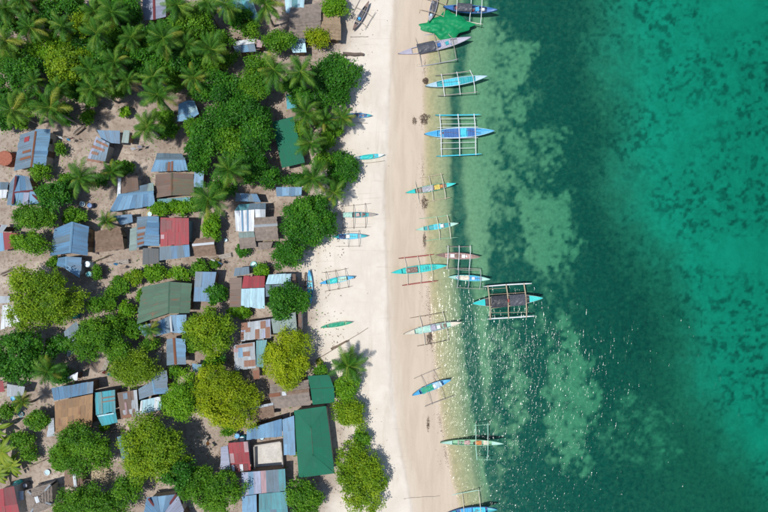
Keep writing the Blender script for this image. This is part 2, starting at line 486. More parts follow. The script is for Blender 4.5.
h = math_(nt, 'MULTIPLY', math_(nt, 'ADD', math_(nt, 'MULTIPLY', w1, .75), math_(nt, 'MULTIPLY', w2, .24)), chop)
b = nt.nodes.new('ShaderNodeBump'); b.inputs['Strength'].default_value = 1.0; b.inputs['Distance'].default_value = .235
nt.links.new(h, b.inputs['Height'])
gl = nt.nodes.new('ShaderNodeBsdfGlossy'); gl.inputs['Roughness'].default_value = .15
nt.links.new(b.outputs[0], gl.inputs['Normal'])
fr = nt.nodes.new('ShaderNodeFresnel'); fr.inputs[0].default_value = 1.33; nt.links.new(b.outputs[0], fr.inputs['Normal'])
tr = nt.nodes.new('ShaderNodeBsdfTransparent'); tr.inputs[0].default_value = (.97, .99, .99, 1)
mx = nt.nodes.new('ShaderNodeMixShader')
nt.links.new(fr.outputs[0], mx.inputs[0]); nt.links.new(tr.outputs[0], mx.inputs[1]); nt.links.new(gl.outputs[0], mx.inputs[2])
nt.links.new(mx.outputs[0], out.inputs['Surface'])
va = nt.nodes.new('ShaderNodeVolumeAbsorption')
va.inputs['Color'].default_value = (.56, .905, .885, 1); va.inputs['Density'].default_value = 1.0
nt.links.new(va.outputs[0], out.inputs['Volume'])
mb = MB(); mb.box((150, 0, -6), 500, 830, 12)
sea = mb.build('sea', 'sea_water'); tag(sea, 'clear green sea water along the beach', None, None, 'structure')

# ------------------------------------------------------------------ roofs and houses
def lerp(a, b, t): return a + (b - a) * t
def bil(q, u, v):
    """q = ridge start, ridge end, eave end, eave start"""
    return lerp(lerp(q[0], q[1], u), lerp(q[3], q[2], u), v)

def sheet(q, u0, u1, v0, v1, base, mat, parent, name='roof_sheet', lift=0.0, ribs=4, curl=0.0):
    a, b, c, d = bil(q, u0, v0), bil(q, u1, v0), bil(q, u1, v1), bil(q, u0, v1)
    nrm = (b - a).cross(d - a)
    if nrm.length < 1e-5: nrm = (c - b).cross(d - b)
    nrm.normalize()
    if nrm.z < 0: nrm = -nrm
    W = max((b - a).length, (c - d).length); L = max((d - a).length, (c - b).length)
    n = 2 * ribs + 1
    vs, fs, uv = [], [], []
    ox, oy = random.random() * 20, random.random() * 20
    for j, t in enumerate((0.0, 1.0)):
        for i in range(n + 1):
            s = i / n
            p_ = lerp(lerp(a, b, s), lerp(d, c, s), t)
            k = (.011 if i % 2 else 0.0) + lift + (curl * (abs(s - .5) * 2) ** 2 if t else 0)
            vs.append(tuple(p_ + nrm * k - base)); uv.append((ox + s * W, oy + t * L))
    for i in range(n): fs.append((i, i + 1, i + n + 2, i + n + 1))
    me = bpy.data.meshes.new(name); me.from_pydata(vs, [], fs); me.materials.append(MATS[mat])
    ul = me.uv_layers.new(name='UVMap')
    ul.data.foreach_set('uv', [w for l in me.loops for w in uv[l.vertex_index]])
    return link(name, me, parent)

def thatch_course(q, v0, v1, base, mat, parent):
    a, b, c, d = bil(q, 0, v0), bil(q, 1, v0), bil(q, 1, v1), bil(q, 0, v1)
    nrm = (b - a).cross(d - a)
    if nrm.length < 1e-5: nrm = (c - b).cross(d - b)
    nrm.normalize()
    if nrm.z < 0: nrm = -nrm
    n = 12; vs, fs = [], []
    for i in range(n + 1):
        s = i / n; sj = min(1, max(0, s + random.uniform(-.02, .02)))
        top = lerp(a, b, sj); bot = lerp(d, c, sj); dn = (bot - top)
        vs.append(tuple(top + nrm * random.uniform(0, .015) - base))
        e = bot + dn * random.uniform(-.06, .22) + nrm * random.uniform(.06, .12)
        vs.append(tuple(e - base)); vs.append(tuple(e - nrm * .10 - dn * .05 - base))
    for i in range(n):
        k = 3 * i
        fs += [(k, k + 3, k + 4, k + 1), (k + 1, k + 4, k + 5, k + 2)]
    me = bpy.data.meshes.new('thatch_course'); me.from_pydata(vs, [], fs); me.materials.append(MATS[mat])
    return link('thatch_course', me, parent)

WALLS = ['bamboo_wall', 'plank_wall', 'concrete', 'plank_wall', 'wall_paint_blue']
def inset_quad(q, d):
    """pull the corners of a quad in by about d metres"""
    c = sum((p_.copy() for p_ in q), Vector()) / 4
    r = []
    for p_ in q:
        w = c - p_; w2 = Vector((w.x, w.y, 0)); L = w2.length
        r.append(p_ + w * min(.45, d * 1.3 / max(L, .01)))
    return r

HS = .78
def house(label, short, planes, name='house', wall=None, walls=True, ridge=None, open_=False, cat='house'):
    """planes: (material(s), [4 photo corners: ridge start, ridge end, eave end, eave start], ridge height, eave height, columns, rows, patches)"""
    allp = [pt for pl in planes for pt in pl[1]]
    cx = sum(p_[0] for p_ in allp) / len(allp); cy = sum(p_[1] for p_ in allp) / len(allp)
    g0 = G(cx, cy)
    zr0 = planes[0][2] * HS
    b0 = P(cx, cy, g0.z + zr0 * .8); base = Vector((b0.x, b0.y, gz(b0.x, b0.y)))
    root = empty(name, base); tag(root, label, cat)
    USED.add(label); LAND.append((short, cx, cy))
    wall = wall or random.choice(WALLS)
    quads = []
    for pl in planes:
        mats, pts, zr, ze = pl[:4]; zr *= HS; ze *= HS
        z = (base.z + zr, base.z + zr, base.z + ze, base.z + ze)
        quads.append([P(x, y, zz) for (x, y), zz in zip(pts, z)])
    roof = empty('roof', (0, 0, 0)); roof.parent = root
    # battens carry the sheets
    for q in quads:
        for v in (.12, .5, .9):
            a, b = bil(q, .03, v), bil(q, .97, v); rf = MB(); rf.tube([a - base - Vector((0, 0, .09)), b - base - Vector((0, 0, .09))], .035, 4); rf.build('batten', 'timber', roof)
    for pl, q in zip(planes, quads):
        mats, pts, zr, ze = pl[:4]
        nc = pl[4] if len(pl) > 4 else 0; nr = pl[5] if len(pl) > 5 else 1
        patches = pl[6] if len(pl) > 6 else []
        if isinstance(mats, str): mats = [mats]
        if mats[0].startswith('thatch'):
            L = ((q[3] - q[0]).length + (q[2] - q[1]).length) / 2
            n = nr if nr > 1 else max(2, int(round(L / .42)))
            for i in range(n): thatch_course(q, i / n, (i + 1) / n, base, mats[0], roof)
        else:
            W = ((q[1] - q[0]).length + (q[2] - q[3]).length) / 2
            L = ((q[3] - q[0]).length + (q[2] - q[1]).length) / 2
            if not nc: nc = max(1, int(round(W / .82)))
            if nr == 1 and L > 3.3: nr = 2
            sm = mats[0].startswith('sheet_forest')
            for j in range(nr):
                for i in range(nc):
                    e = .0 if sm else random.uniform(0, .006)
                    mt = mats[int(i * len(mats) / nc)] if pl[-1] == 'bycol' else (mats[0] if random.random() < .72 or len(mats) == 1 else random.choice(mats[1:]))
                    j_ = 0 if sm else random.uniform(-.03, .035)
                    sheet(q, i / nc - (.012 if i else .0), (i + 1) / nc + (.012 if i < nc - 1 else 0), j / nr, (j + 1) / nr + (.03 if j < nr - 1 else j_), base, mt, roof,
                          lift=.012 * ((i + nc) % 2) + .014 * (nr - 1 - j) + e, curl=random.uniform(-.02, .05) if not sm else 0)
            for (u0, u1, v0, v1, mt) in (patches if patches != 'bycol' else []):
                sheet(q, u0, u1, v0, v1, base, mt, roof, 'patch_sheet', lift=.055 + random.uniform(0, .012), ribs=3)
        if walls and not (len(pl) > 7 and pl[7] == 'nowall'):
            iq = inset_quad(q, .38)
            top = [p_ - Vector((0, 0, .14)) - base for p_ in iq]
            bot = [Vector((p_.x, p_.y, gz(p_.x + base.x, p_.y + base.y) - base.z - .12)) for p_ in top]
            if not open_:
                wl = MB(); wl.v = [tuple(w) for w in bot + top]; wl.f = [(k, (k + 1) % 4, (k + 1) % 4 + 4, k + 4) for k in range(4)]
                wl.build('wall', wall, root)
            else:
                for k in range(4):
                    wl = MB(); wl.tube([bot[k], top[k]], .06, 5); wl.build('post', 'timber', root)
    # a door and a window in the wall towards the lane
    if walls and not open_:
        iq = inset_quad(quads[-1], .38)
        for nm, mt, t, w, h_, zb in (('door', 'door_wood', .35, .8, 1.75, .05), ('window', 'window_dark', .75, .7, .7, .95)):
            a, b = iq[2], iq[3]
            d = (b - a); d.z = 0
            if d.length < 2.2: continue
            d.normalize(); nrm = Vector((d.y, -d.x, 0)); cc = sum((q_ for q_ in iq), Vector()) / 4
            if (a - cc).dot(nrm) < 0: nrm = -nrm
            c_ = lerp(a, b, t); top_ = c_.z - base.z - .25
            hh = min(h_, top_ - zb)
            if hh < .4: continue
            mbx = MB(); mbx.box((c_.x - base.x + nrm.x * .02, c_.y - base.y + nrm.y * .02, zb + hh / 2), w, .07, hh, math.atan2(d.y, d.x))
            mbx.build(nm, mt, root)
    if ridge:
        for (x0, y0, x1, y1, zz, mt, wd) in ridge:
            zz *= HS
            a, b = P(x0, y0, base.z + zz + .05), P(x1, y1, base.z + zz + .05)
            if (b - a).length < .05: continue
            t = (b - a).normalized(); s_ = t.cross(Vector((0, 0, 1))).normalized() * wd / 2
            rc = MB()
            n = 4
            for i in range(n):
                p0, p1 = lerp(a, b, i / n) - base, lerp(a, b, (i + 1) / n) - base
                dz = Vector((0, 0, .09)); up = Vector((0, 0, random.uniform(.0, .015)))
                rc.quad(p0 - s_ - dz, p1 - s_ - dz, p1 + up, p0 + up); rc.quad(p0 + up, p1 + up, p1 + s_ - dz, p0 + s_ - dz)
            rc.build('ridge_cap', mt, roof)
    return root

# r: ridge height, e: eave height above the ground
def ridge_line(a, b, z, mt='sheet_zinc', w=.34): return (a[0], a[1], b[0], b[1], z, mt, w)

house('long two-tone blue roofed house with a red patch and rusty streaks', 'blue house with the red roof patch', [
    ('sheet_grey_blue sheet_slate'.split(), [(35, 130), (30.5, 167), (14, 171), (20, 135)], 3.3, 2.5, 9, 1, [(.12, .26, .30, .62, 'sheet_red'), (.50, .57, .1, .62, 'sheet_rust'), (.68, .75, .05, .72, 'sheet_rust')]),
    ('sheet_pale_blue sheet_blue'.split(), [(35.4, 129), (30.8, 167), (45, 168), (51, 129)], 3.3, 2.4, 9, 1)],
    ridge=[ridge_line((35.2, 131), (30.6, 167), 3.32, 'sheet_rust', .3)])
house('hipped blue-grey house with dark red hip caps near the left edge', 'hipped blue-grey house', [
    ('sheet_grey_blue', [(15.6, 175), (12, 205), (7, 205), (9.5, 183)], 3.2, 2.5),
    ('sheet_blue sheet_grey_blue'.split(), [(13.5, 192), (33, 190), (29, 177), (15.6, 175)], 3.2, 2.6),
    ('sheet_pale_blue sheet_lavender'.split(), [(13.5, 192.5), (29.5, 192.3), (28, 205), (11, 205.5)], 3.2, 2.5),
    ('sheet_zinc sheet_pale_blue'.split(), [(29.7, 191.8), (33, 190.2), (42, 203), (29, 205)], 3.2, 2.4)],
    ridge=[ridge_line((15.6, 176), (12, 204), 3.2, 'sheet_dark_red', .3), ridge_line((14, 192.3), (33, 190.3), 3.22, 'sheet_dark_red', .3), ridge_line((29.8, 192), (41, 203), 3.0, 'sheet_dark_red', .28)])
house('grey and white roofed hut cut by the left edge beside the hipped house', 'white roofed hut at the left edge', [
    ('sheet_slate', [(-6, 190), (7.5, 189.5), (9, 182), (-6, 182)], 2.9, 2.5), ('sheet_white', [(-6, 190), (7.5, 189.5), (6.5, 198), (-6, 199)], 2.9, 2.3)])
house('red roofed house with a blue strip cut by the left edge', 'red roofed house at the left edge', [
    ('sheet_zinc sheet_dark_red'.split(), [(-6, 233), (3, 232), (8, 225), (-6, 224.5)], 3.2, 2.7),
    ('sheet_red', [(3, 232), (20, 233.6), (15.6, 247.7), (4.7, 250)], 3.2, 2.5), ('sheet_pale_blue', [(-6, 233), (3, 232.5), (4.7, 250.3), (-6, 252)], 3.1, 2.4)])
house('blue gabled house with a straight pale ridge beside the round thatched roof', 'blue gabled house', [
    ('sheet_blue sheet_slate'.split(), [(72, 221.6), (69.5, 253), (50.3, 256), (54.7, 229)], 3.7, 2.6), ('sheet_blue sheet_pale_blue'.split(), [(72, 221.6), (69.5, 253), (87.2, 255.5), (89, 226.5)], 3.7, 2.5)],
    ridge=[ridge_line((72, 221.8), (69.5, 253), 3.72, 'sheet_pale_blue')])
house('small blue annex under the lower end of the blue gabled house', 'small blue annex', [
    ('sheet_blue', [(66.4, 256.5), (65.3, 268), (57, 266), (58, 258)], 2.8, 2.2), ('sheet_blue sheet_pale_blue'.split(), [(66.6, 256.5), (65.5, 269), (80, 278), (82, 257.5)], 2.8, 2.2)], name='annex',
    ridge=[ridge_line((66.5, 257), (65.4, 268.5), 2.82, 'sheet_pale_blue')])
house('brown thatched hut with a rounded roof right of the blue gabled house', 'round brown thatched hut', [
    ('thatch_brown', [(95, 240), (122.5, 236.5), (120.5, 227.5), (95, 232)], 3.2, 2.4), ('thatch_brown', [(95, 240), (122.5, 236.5), (124.4, 248.6), (95.5, 252)], 3.2, 2.2)], name='thatched_hut', wall='bamboo_wall',
    ridge=[ridge_line((95, 240), (122.5, 236.5), 3.25, 'thatch_brown', .5)])
house('plain blue lean-to roof at the head of the rust-streaked house', 'blue lean-to', [
    ('sheet_blue', [(97, 130), (120, 130.6), (120, 143.5), (103, 142)], 2.8, 2.4)])
house('grey roof with slanting rust streaks over a reddish eave', 'rust-streaked grey house', [
    ('sheet_grey_blue sheet_lavender'.split(), [(96.5, 136), (109.7, 143.4), (105, 163), (87, 160)], 3.0, 2.3, 6, 2, [(.1, .95, .12, .22, 'sheet_rust'), (.0, .8, .36, .48, 'sheet_rust'), (.1, .5, .6, .72, 'sheet_rust'), (.0, .98, .93, 1.03, 'sheet_rust')])])
house('tiny white roofed shed with a dark right side', 'tiny white shed', [('sheet_white sheet_grey_green'.split(), [(123.7, 130), (130, 130.5), (128.5, 143.5), (121.6, 143)], 2.6, 2.3)], name='shed', cat='shed')
house('house with a wide pale blue front roof and a rusty brown back roof', 'pale blue and rust-brown house', [
    ('sheet_brown sheet_rust'.split(), [(121.4, 194), (139, 190), (137.5, 176), (121.4, 176)], 3.4, 2.8), ('sheet_white', [(121.2, 178), (120.6, 195), (117, 197), (118.3, 178)], 3.1, 2.8, 1, 1),
    ('sheet_slate sheet_grey_green'.split(), [(127, 194), (154, 191.8), (153.4, 182.5), (134, 187)], 3.4, 3.0),
    ('sheet_pale_blue sheet_blue'.split(), [(118, 195), (153.3, 191.8), (155.6, 205), (108.8, 212.6)], 3.45, 2.5)], ridge=[ridge_line((118, 195), (153.5, 191.8), 3.48, 'sheet_pale_blue')])
house('low blue lean-to below the wide pale blue roof', 'low blue lean-to', [('sheet_blue', [(112.6, 216), (132, 214), (133, 222), (121, 225)], 2.2, 1.9)], name='lean_to', open_=True, cat='lean-to')
house('pale blue house with a rust stripe at the middle of its eave', 'pale blue house with the rust stripe', [
    ('sheet_slate sheet_teal'.split(), [(155.5, 158.5), (184, 158.5), (182, 153.5), (157, 153)], 3.2, 2.7), ('sheet_pale_blue', [(155.5, 158.5), (185, 158.5), (188, 170.5), (151, 171.5)], 3.2, 2.4, 10, 1, [(.44, .52, .25, 1.0, 'sheet_rust'), (.54, .60, .2, 1.0, 'sheet_rust'), (.36, .42, .3, .9, 'sheet_slate')])],
    ridge=[ridge_line((155.5, 158.5), (185, 158.5), 3.22, 'sheet_slate')])
house('brown and olive tin roofed house below the pale blue house', 'brown and olive house', [
    ('sheet_brown sheet_rust'.split(), [(171.5, 172.5), (171.5, 195.5), (155.8, 198), (155, 174.5)], 3.3, 2.5), ('sheet_olive sheet_brown'.split(), [(171.8, 172.5), (171.8, 195.5), (195, 195), (194, 174)], 3.3, 2.4),
    ('sheet_teal', [(157, 199), (190, 197), (190, 201.5), (158, 203.5)], 2.3, 2.1)], ridge=[ridge_line((171.6, 172.6), (171.6, 195.5), 3.32, 'sheet_olive')])
house('blue house with a rusty patched left slope beside the red roof', 'blue house with the patched left slope', [
    ('sheet_grey_blue sheet_slate'.split(), [(147.8, 216), (144, 245.5), (137, 247.8), (137, 217)], 3.3, 2.7, 8, 1, [(.35, .42, .1, .9, 'sheet_rust'), (.55, .64, .1, .9, 'sheet_rust'), (.70, .76, .2, .95, 'sheet_rust'), (.85, .93, .05, .9, 'sheet_rust')]),
    ('sheet_pale_blue sheet_blue'.split(), [(147.8, 216), (144, 245.5), (159, 246), (158.8, 216.5)], 3.3, 2.6),
    ('sheet_grey_green', [(137, 226.7), (137, 250), (129, 251), (130, 229)], 2.6, 2.3), ('sheet_tarp_dark', [(143, 248), (159, 248.5), (159, 263.5), (142.5, 265)], 2.0, 1.7)])
house('big red roofed house with a blue-grey lower apron', 'big red roofed house', [
    ('sheet_red', [(160.5, 217.5), (188.8, 218), (189.2, 244), (160.3, 246)], 3.5, 2.7, 8, 1, [(.02, .20, .05, .5, 'sheet_dark_red'), (.2, .40, .1, .42, 'sheet_dark_red'), (.02, .14, .6, .75, 'sheet_pink')]),
    ('sheet_slate sheet_blue'.split(), [(159.5, 247), (189.2, 244.6), (190, 256.5), (159.5, 261)], 2.65, 2.2)])
house('bright white roofed house with a dark teal back slope', 'bright white roofed house', [
    ('sheet_slate sheet_teal'.split(), [(234.5, 210.5), (265.8, 209), (265.8, 202.7), (239, 204.5)], 3.1, 2.7), ('sheet_white', [(234.5, 210.8), (254.5, 209.5), (254, 231), (236, 231.5)], 3.1, 2.5, 6, 1, [(.33, .42, .0, 1.0, 'sheet_pale_blue'), (.62, .7, .0, 1.0, 'sheet_pale_blue')]),
    ('sheet_white sheet_zinc'.split(), [(255, 209.3), (265.5, 209.2), (265.5, 217), (255.5, 217.5)], 3.1, 2.8)])
house('grey thatched hut with a pale ridge under the white roof', 'grey thatched hut with the pale ridge', [
    ('thatch_grey', [(254, 226), (277.5, 224.5), (277, 217), (254.5, 218)], 3.0, 2.5), ('thatch_grey', [(254, 226), (277.5, 224.5), (278.5, 239), (256, 240.5)], 3.0, 2.2)], name='thatched_hut', wall='bamboo_wall', ridge=[ridge_line((254, 226), (277.5, 224.5), 3.1, 'sheet_zinc', .35)])
house('small thatched shed with a pale sheet on its upper half', 'small half-sheeted shed', [
    ('sheet_grey_green', [(239, 238), (255, 237), (254, 231.5), (238.5, 232.5)], 2.6, 2.3), ('thatch_grey', [(239, 238), (255, 237), (256.5, 247), (240, 248.8)], 2.6, 2.1)], name='shed', wall='bamboo_wall', cat='shed')
house('low thatched lean-to below the grey thatched hut', 'low thatched lean-to', [('thatch_grey', [(258, 242.5), (273, 241.7), (271, 248), (258.7, 249.5)], 2.0, 1.7)], name='lean_to', open_=True, cat='lean-to')
house('slate blue roof half hidden under trees above the white roof', 'slate blue house under the trees', [('sheet_slate sheet_blue'.split(), [(236, 193), (257, 194), (261, 202), (235.3, 201)], 2.9, 2.5)])
house('narrow blue roof peeking out between palms above the round tree', 'narrow blue roof between the palms', [('sheet_blue sheet_pale_blue'.split(), [(276, 187), (302, 187), (301.5, 195.8), (276.5, 196.4)], 2.8, 2.4)])
house('grey-brown thatched hut with a white ridge beside the sandy lane', 'thatched hut with the white ridge', [
    ('thatch_brown', [(192, 245), (214.5, 243), (215.8, 237.5), (196, 239)], 2.9, 2.5), ('thatch_brown', [(192, 245), (214.5, 243), (216.5, 255), (194.7, 256.6)], 2.9, 2.2)], name='thatched_hut', wall='bamboo_wall', ridge=[ridge_line((192, 245), (214, 243), 3.0, 'sheet_white', .32)])
house('pale lavender roof with a red ridge stripe at the top edge', 'pale roof with the red ridge stripe', [
    ('sheet_lavender sheet_pale_blue'.split(), [(153.4, -8), (154, 19.5), (145, 20), (141, -8)], 3.3, 2.6), ('sheet_lavender sheet_zinc'.split(), [(153.6, -8), (154.2, 19.5), (166, 16.7), (165.5, -8)], 3.3, 2.6)], ridge=[ridge_line((153.5, -6), (154.1, 19.5), 3.32, 'sheet_dark_red', .36)])
house('small light blue gabled hut at the edge of the big dark tree', 'small light blue hut', [
    ('sheet_pale_blue', [(188, 100), (188, 121), (177, 121.5), (178.8, 104)], 2.9, 2.4), ('sheet_ice sheet_pale_blue'.split(), [(188.2, 100), (188.2, 121), (199, 114), (194.5, 101)], 2.9, 2.4)])
house('teal blue roof at the top edge left of the palms', 'teal roof at the top edge', [('sheet_teal sheet_cyan'.split(), [(216, -8), (249, -8), (258, 15), (221, 12)], 3.1, 2.5), ('sheet_pale_blue', [(221, 12.6), (258, 15.5), (259, 20), (229, 19)], 2.5, 2.2)])
house('light teal roof at the top edge above the brown thatch', 'light teal roof at the top edge', [('sheet_ice sheet_teal'.split(), [(284, -8), (305, -8), (303.5, 12.5), (286, 12.5)], 3.0, 2.6)])
house('large brown thatched house by the beach at the top', 'large brown thatched house', [
    ('thatch_grey', [(289, 20), (321, 18), (322, 3), (290, 7)], 3.4, 2.6), ('thatch_grey', [(289, 20), (321, 18), (320, 37), (289, 38.5)], 3.4, 2.4)], name='thatched_house', wall='bamboo_wall', ridge=[ridge_line((289, 20), (321, 18), 3.45, 'thatch_grey', .5)])
house('tan thatched hut on the beach side of the brown thatched house', 'tan thatched hut', [
    ('thatch_tan', [(318, 25), (341, 26), (340, 15), (319, 13)], 3.0, 2.4), ('thatch_tan', [(318, 25), (341, 26), (341, 40), (318, 38)], 3.0, 2.2)], name='thatched_hut', wall='bamboo_wall', ridge=[ridge_line((318, 25), (341, 26), 3.05, 'thatch_tan', .5)])
house('white and blue-grey roofed house among trees near the top', 'white and blue-grey house', [
    ('sheet_white', [(233, 46), (254.5, 43.5), (255.6, 38), (233.7, 41.6)], 3.0, 2.6), ('sheet_grey_blue sheet_pale_blue'.split(), [(233, 46.3), (254.5, 43.8), (256, 51), (237, 53)], 3.0, 2.4), ('sheet_pink', [(256.5, 39), (263, 41), (261.5, 47.5), (256.5, 47)], 2.8, 2.5)])
house('small grey and pale blue roof below the large brown thatch', 'small grey and pale blue roof', [
    ('sheet_slate', [(289, 43), (305.2, 42.6), (305.5, 38), (290, 37.5)], 2.6, 2.3), ('sheet_ice', [(289, 43.3), (305.2, 43), (306.5, 52.5), (293, 52.5)], 2.6, 2.2)])
house('tiny cyan roof showing through a gap between the palms', 'tiny cyan roof', [('sheet_ice sheet_cyan'.split(), [(286, 94), (294.5, 94), (297, 108), (287, 109)], 2.5, 2.1)], name='shed', cat='shed')
house('dark green roof half covered by the big tree canopy', 'dark green roof under the canopy', [
    ('sheet_forest', [(272, 122), (293, 116.5), (305, 162.5), (282, 168)], 3.2, 2.7)])
house('light blue sliver of roof left of the palm under the big canopy', 'light blue sliver of roof', [('sheet_pale_blue sheet_lavender'.split(), [(194.5, 170), (204, 171.5), (203, 188), (193.5, 187)], 2.7, 2.4)])
house('weathered green gabled house with faded sheets', 'weathered green house', [
    ('sheet_green', [(169, 281.5), (168, 313.5), (136, 324.5), (142.5, 287)], 3.7, 2.7, 9, 2), ('sheet_green', [(169, 281.5), (168.2, 313.5), (189.5, 313), (192.5, 283.5)], 3.7, 2.8, 8, 2)], ridge=[ridge_line((169, 281.7), (168.1, 313.5), 3.72, 'sheet_green')])
house('three-part blue roof below the weathered green house', 'three-part blue roof', [
    ('sheet_pale_blue sheet_blue'.split(), [(137, 326.5), (155, 322.5), (154, 332), (144.5, 336.5)], 2.65, 2.3), ('sheet_slate sheet_blue'.split(), [(155.3, 322.7), (169.7, 315.8), (171, 332), (155.6, 336.5)], 2.9, 2.3), ('sheet_pale_blue', [(170, 315), (186.5, 314.6), (185.8, 335), (172, 332)], 2.8, 2.3)], ridge=[ridge_line((170, 316), (171.4, 332), 2.85, 'sheet_white', .25)])
house('small grey-blue roof with a rusty ridge stripe', 'small roof with the rusty ridge', [
    ('sheet_slate sheet_grey_blue'.split(), [(173.5, 338), (175.2, 364.5), (167, 365.5), (166.4, 339.5)], 2.9, 2.5), ('sheet_pale_blue sheet_grey_blue'.split(), [(173.7, 338), (175.4, 364.5), (186, 364.5), (185.3, 339)], 2.9, 2.4)], ridge=[ridge_line((173.6, 338), (175.3, 364.5), 2.95, 'sheet_rust', .36)])
house('little blue roof between the olive tree and the yellow tree', 'little blue roof between the trees', [('sheet_pale_blue', [(192, 363.5), (202, 364.5), (201, 372.5), (193, 372)], 2.3, 2.1)], name='shed', cat='shed')
house('grey-blue house with a bright white lower roof beside the green tree', 'grey-blue house with the white lower roof', [
    ('sheet_grey_blue', [(152.3, 381), (154.6, 394.4), (139.2, 399.8), (138.4, 389)], 3.0, 2.5), ('sheet_grey_blue sheet_blue'.split(), [(152.5, 372.5), (154.8, 394.4), (168, 393.6), (167.3, 370)], 3.1, 2.6),
    ('sheet_ice sheet_white'.split(), [(141, 400.5), (161, 396.3), (162, 410), (139.2, 414.7)], 2.5, 2.1, 6, 1, [(0, .10, .05, 1, 'sheet_white'), (.85, .98, 0, .35, 'sheet_white')])], ridge=[ridge_line((152.4, 378), (154.7, 394.4), 3.1, 'sheet_pale_blue')])
house('grey-brown rusty roof between the turquoise and the white roofs', 'grey-brown rusty roof', [('sheet_brown sheet_zinc'.split(), [(117.3, 392.8), (137, 389.7), (139, 416), (121, 418.6)], 2.8, 2.3, 6, 3, [(.28, .50, .05, .28, 'sheet_grey_blue'), (.3, .4, .4, .85, 'sheet_pink'), (.1, .6, .88, 1.0, 'sheet_rust')])])
house('bright turquoise roof with two dark stripes', 'bright turquoise roof', [
    ('sheet_cyan sheet_teal'.split(), [(94.7, 392.8), (115, 389.7), (115.8, 411.6), (96, 414.7)], 2.9, 2.6, 6, 1, [(.3, .98, .26, .33, 'sheet_brown'), (.3, .98, .44, .50, 'sheet_brown'), (.3, .36, 0, 1, 'sheet_grey_green')]),
    ('sheet_cyan', [(97, 415.5), (115.8, 412.3), (118, 422.5), (101.7, 425.6)], 2.55, 2.3, 5, 1, [(0, .9, 0, .12, 'sheet_ice')])])
house('orange rusty roof with a blue back slope', 'orange rusty roof', [
    ('sheet_blue sheet_grey_blue'.split(), [(54, 400.8), (93, 393), (93.7, 381.3), (51.6, 388.3)], 3.4, 2.8), ('sheet_orange', [(54.7, 401.6), (93, 393.8), (92.2, 427.5), (55.5, 434)], 3.4, 2.5, 6, 4), ('sheet_zinc', [(54, 418), (54.5, 436), (47, 437), (49, 419)], 2.2, 2.0)])
house('small white roofed hut above the orange rusty roof', 'small white hut', [('sheet_white sheet_ice'.split(), [(65, 378.5), (78, 372), (77.5, 380), (65.6, 381.5)], 2.5, 2.2)], name='shed', cat='shed')
house('grey roof half hidden between the olive tree and the green tree', 'grey roof between the trees', [('sheet_slate sheet_grey_blue'.split(), [(64, 331.6), (76.6, 321), (86, 347), (67.5, 357)], 3.0, 2.4)])
house('bright white roof cut by the olive tree at the left edge', 'bright white roof at the left edge', [('sheet_white', [(2.3, 305), (12, 305), (22, 323), (.8, 329)], 2.8, 2.4, 5, 1, [(.45, .8, .18, .42, 'sheet_zinc')]), ('sheet_zinc', [(-6, 296), (10, 296), (10, 303), (-6, 304)], 2.5, 2.2)])
house('pale grey canvas awning with a red roof at its side', 'pale grey awning', [('sheet_zinc', [(7, 384), (25, 386.7), (23.4, 395.3), (7, 397)], 2.3, 2.0, 4, 1), ('sheet_red', [(-8, 380), (3, 381), (4.7, 391.4), (-8, 393)], 2.8, 2.5)], name='awning', open_=True, cat='awning')
house('dark red roof in the bottom left corner', 'dark red roof in the corner', [('sheet_red sheet_dark_red'.split(), [(-8, 491), (14, 486), (21, 520), (-8, 523)], 3.2, 2.6), ('sheet_white', [(17, 491), (23.5, 491), (23.8, 500), (17.5, 501)], 1.7, 1.6, 2, 1)])
house('grey-brown hipped roof with pale hips at the bottom edge', 'grey-brown hipped house', [
    ('thatch_grey', [(36.5, 499), (37.5, 499), (51.6, 483.6), (25.8, 490.6)], 3.5, 2.4), ('thatch_grey', [(37.5, 499), (37.5, 501), (52.3, 506), (51.6, 483.6)], 3.5, 2.4),
    ('thatch_grey', [(36.5, 499), (36.5, 501), (29, 516), (25.8, 490.6)], 3.5, 2.4), ('thatch_grey', [(36.5, 501), (37.5, 501), (52.3, 506), (29, 516)], 3.5, 2.4)],
    ridge=[ridge_line((37, 500), (50, 485), 2.95, 'sheet_zinc', .25), ridge_line((37, 500), (51, 505), 2.95, 'sheet_zinc', .25), ridge_line((37, 500), (27, 491.5), 2.95, 'sheet_zinc', .25), ridge_line((37, 500), (30, 514), 2.95, 'sheet_zinc', .25), ridge_line((35.5, 497), (37.5, 503), 3.55, 'sheet_white', .5)])
house('dark thatched hut with a broad white ridge sheet', 'dark hut with the white ridge', [
    ('thatch_brown', [(73, 468.5), (75, 487), (65.6, 487.5), (65, 469.5)], 2.7, 2.1), ('thatch_brown', [(73, 468.5), (75, 487), (83, 486), (81, 469.5)], 2.7, 2.1)], name='thatched_hut', wall='bamboo_wall', ridge=[ridge_line((73, 468), (75, 487), 2.8, 'sheet_white', .42)])
house('blue roof wedged under the big yellow-green tree', 'blue roof under the yellow-green tree', [('sheet_blue', [(117, 437), (141, 430), (146, 453), (122, 460)], 2.9, 2.5)])
house('hipped blue roof with dark red hips at the bottom edge', 'hipped blue roof with red hips', [
    ('sheet_blue sheet_pale_blue'.split(), [(158, 513), (165, 512), (177, 494), (147, 498)], 3.5, 2.6), ('sheet_pale_blue sheet_blue'.split(), [(158, 513), (158, 527), (140, 527), (147, 498)], 3.5, 2.5), ('sheet_lavender sheet_blue'.split(), [(165, 512), (165, 527), (190, 527), (177, 494)], 3.5, 2.5)],
    ridge=[ridge_line((148, 499), (158, 512), 3.1, 'sheet_dark_red', .3), ridge_line((176, 495), (165, 511), 3.1, 'sheet_dark_red', .3)])
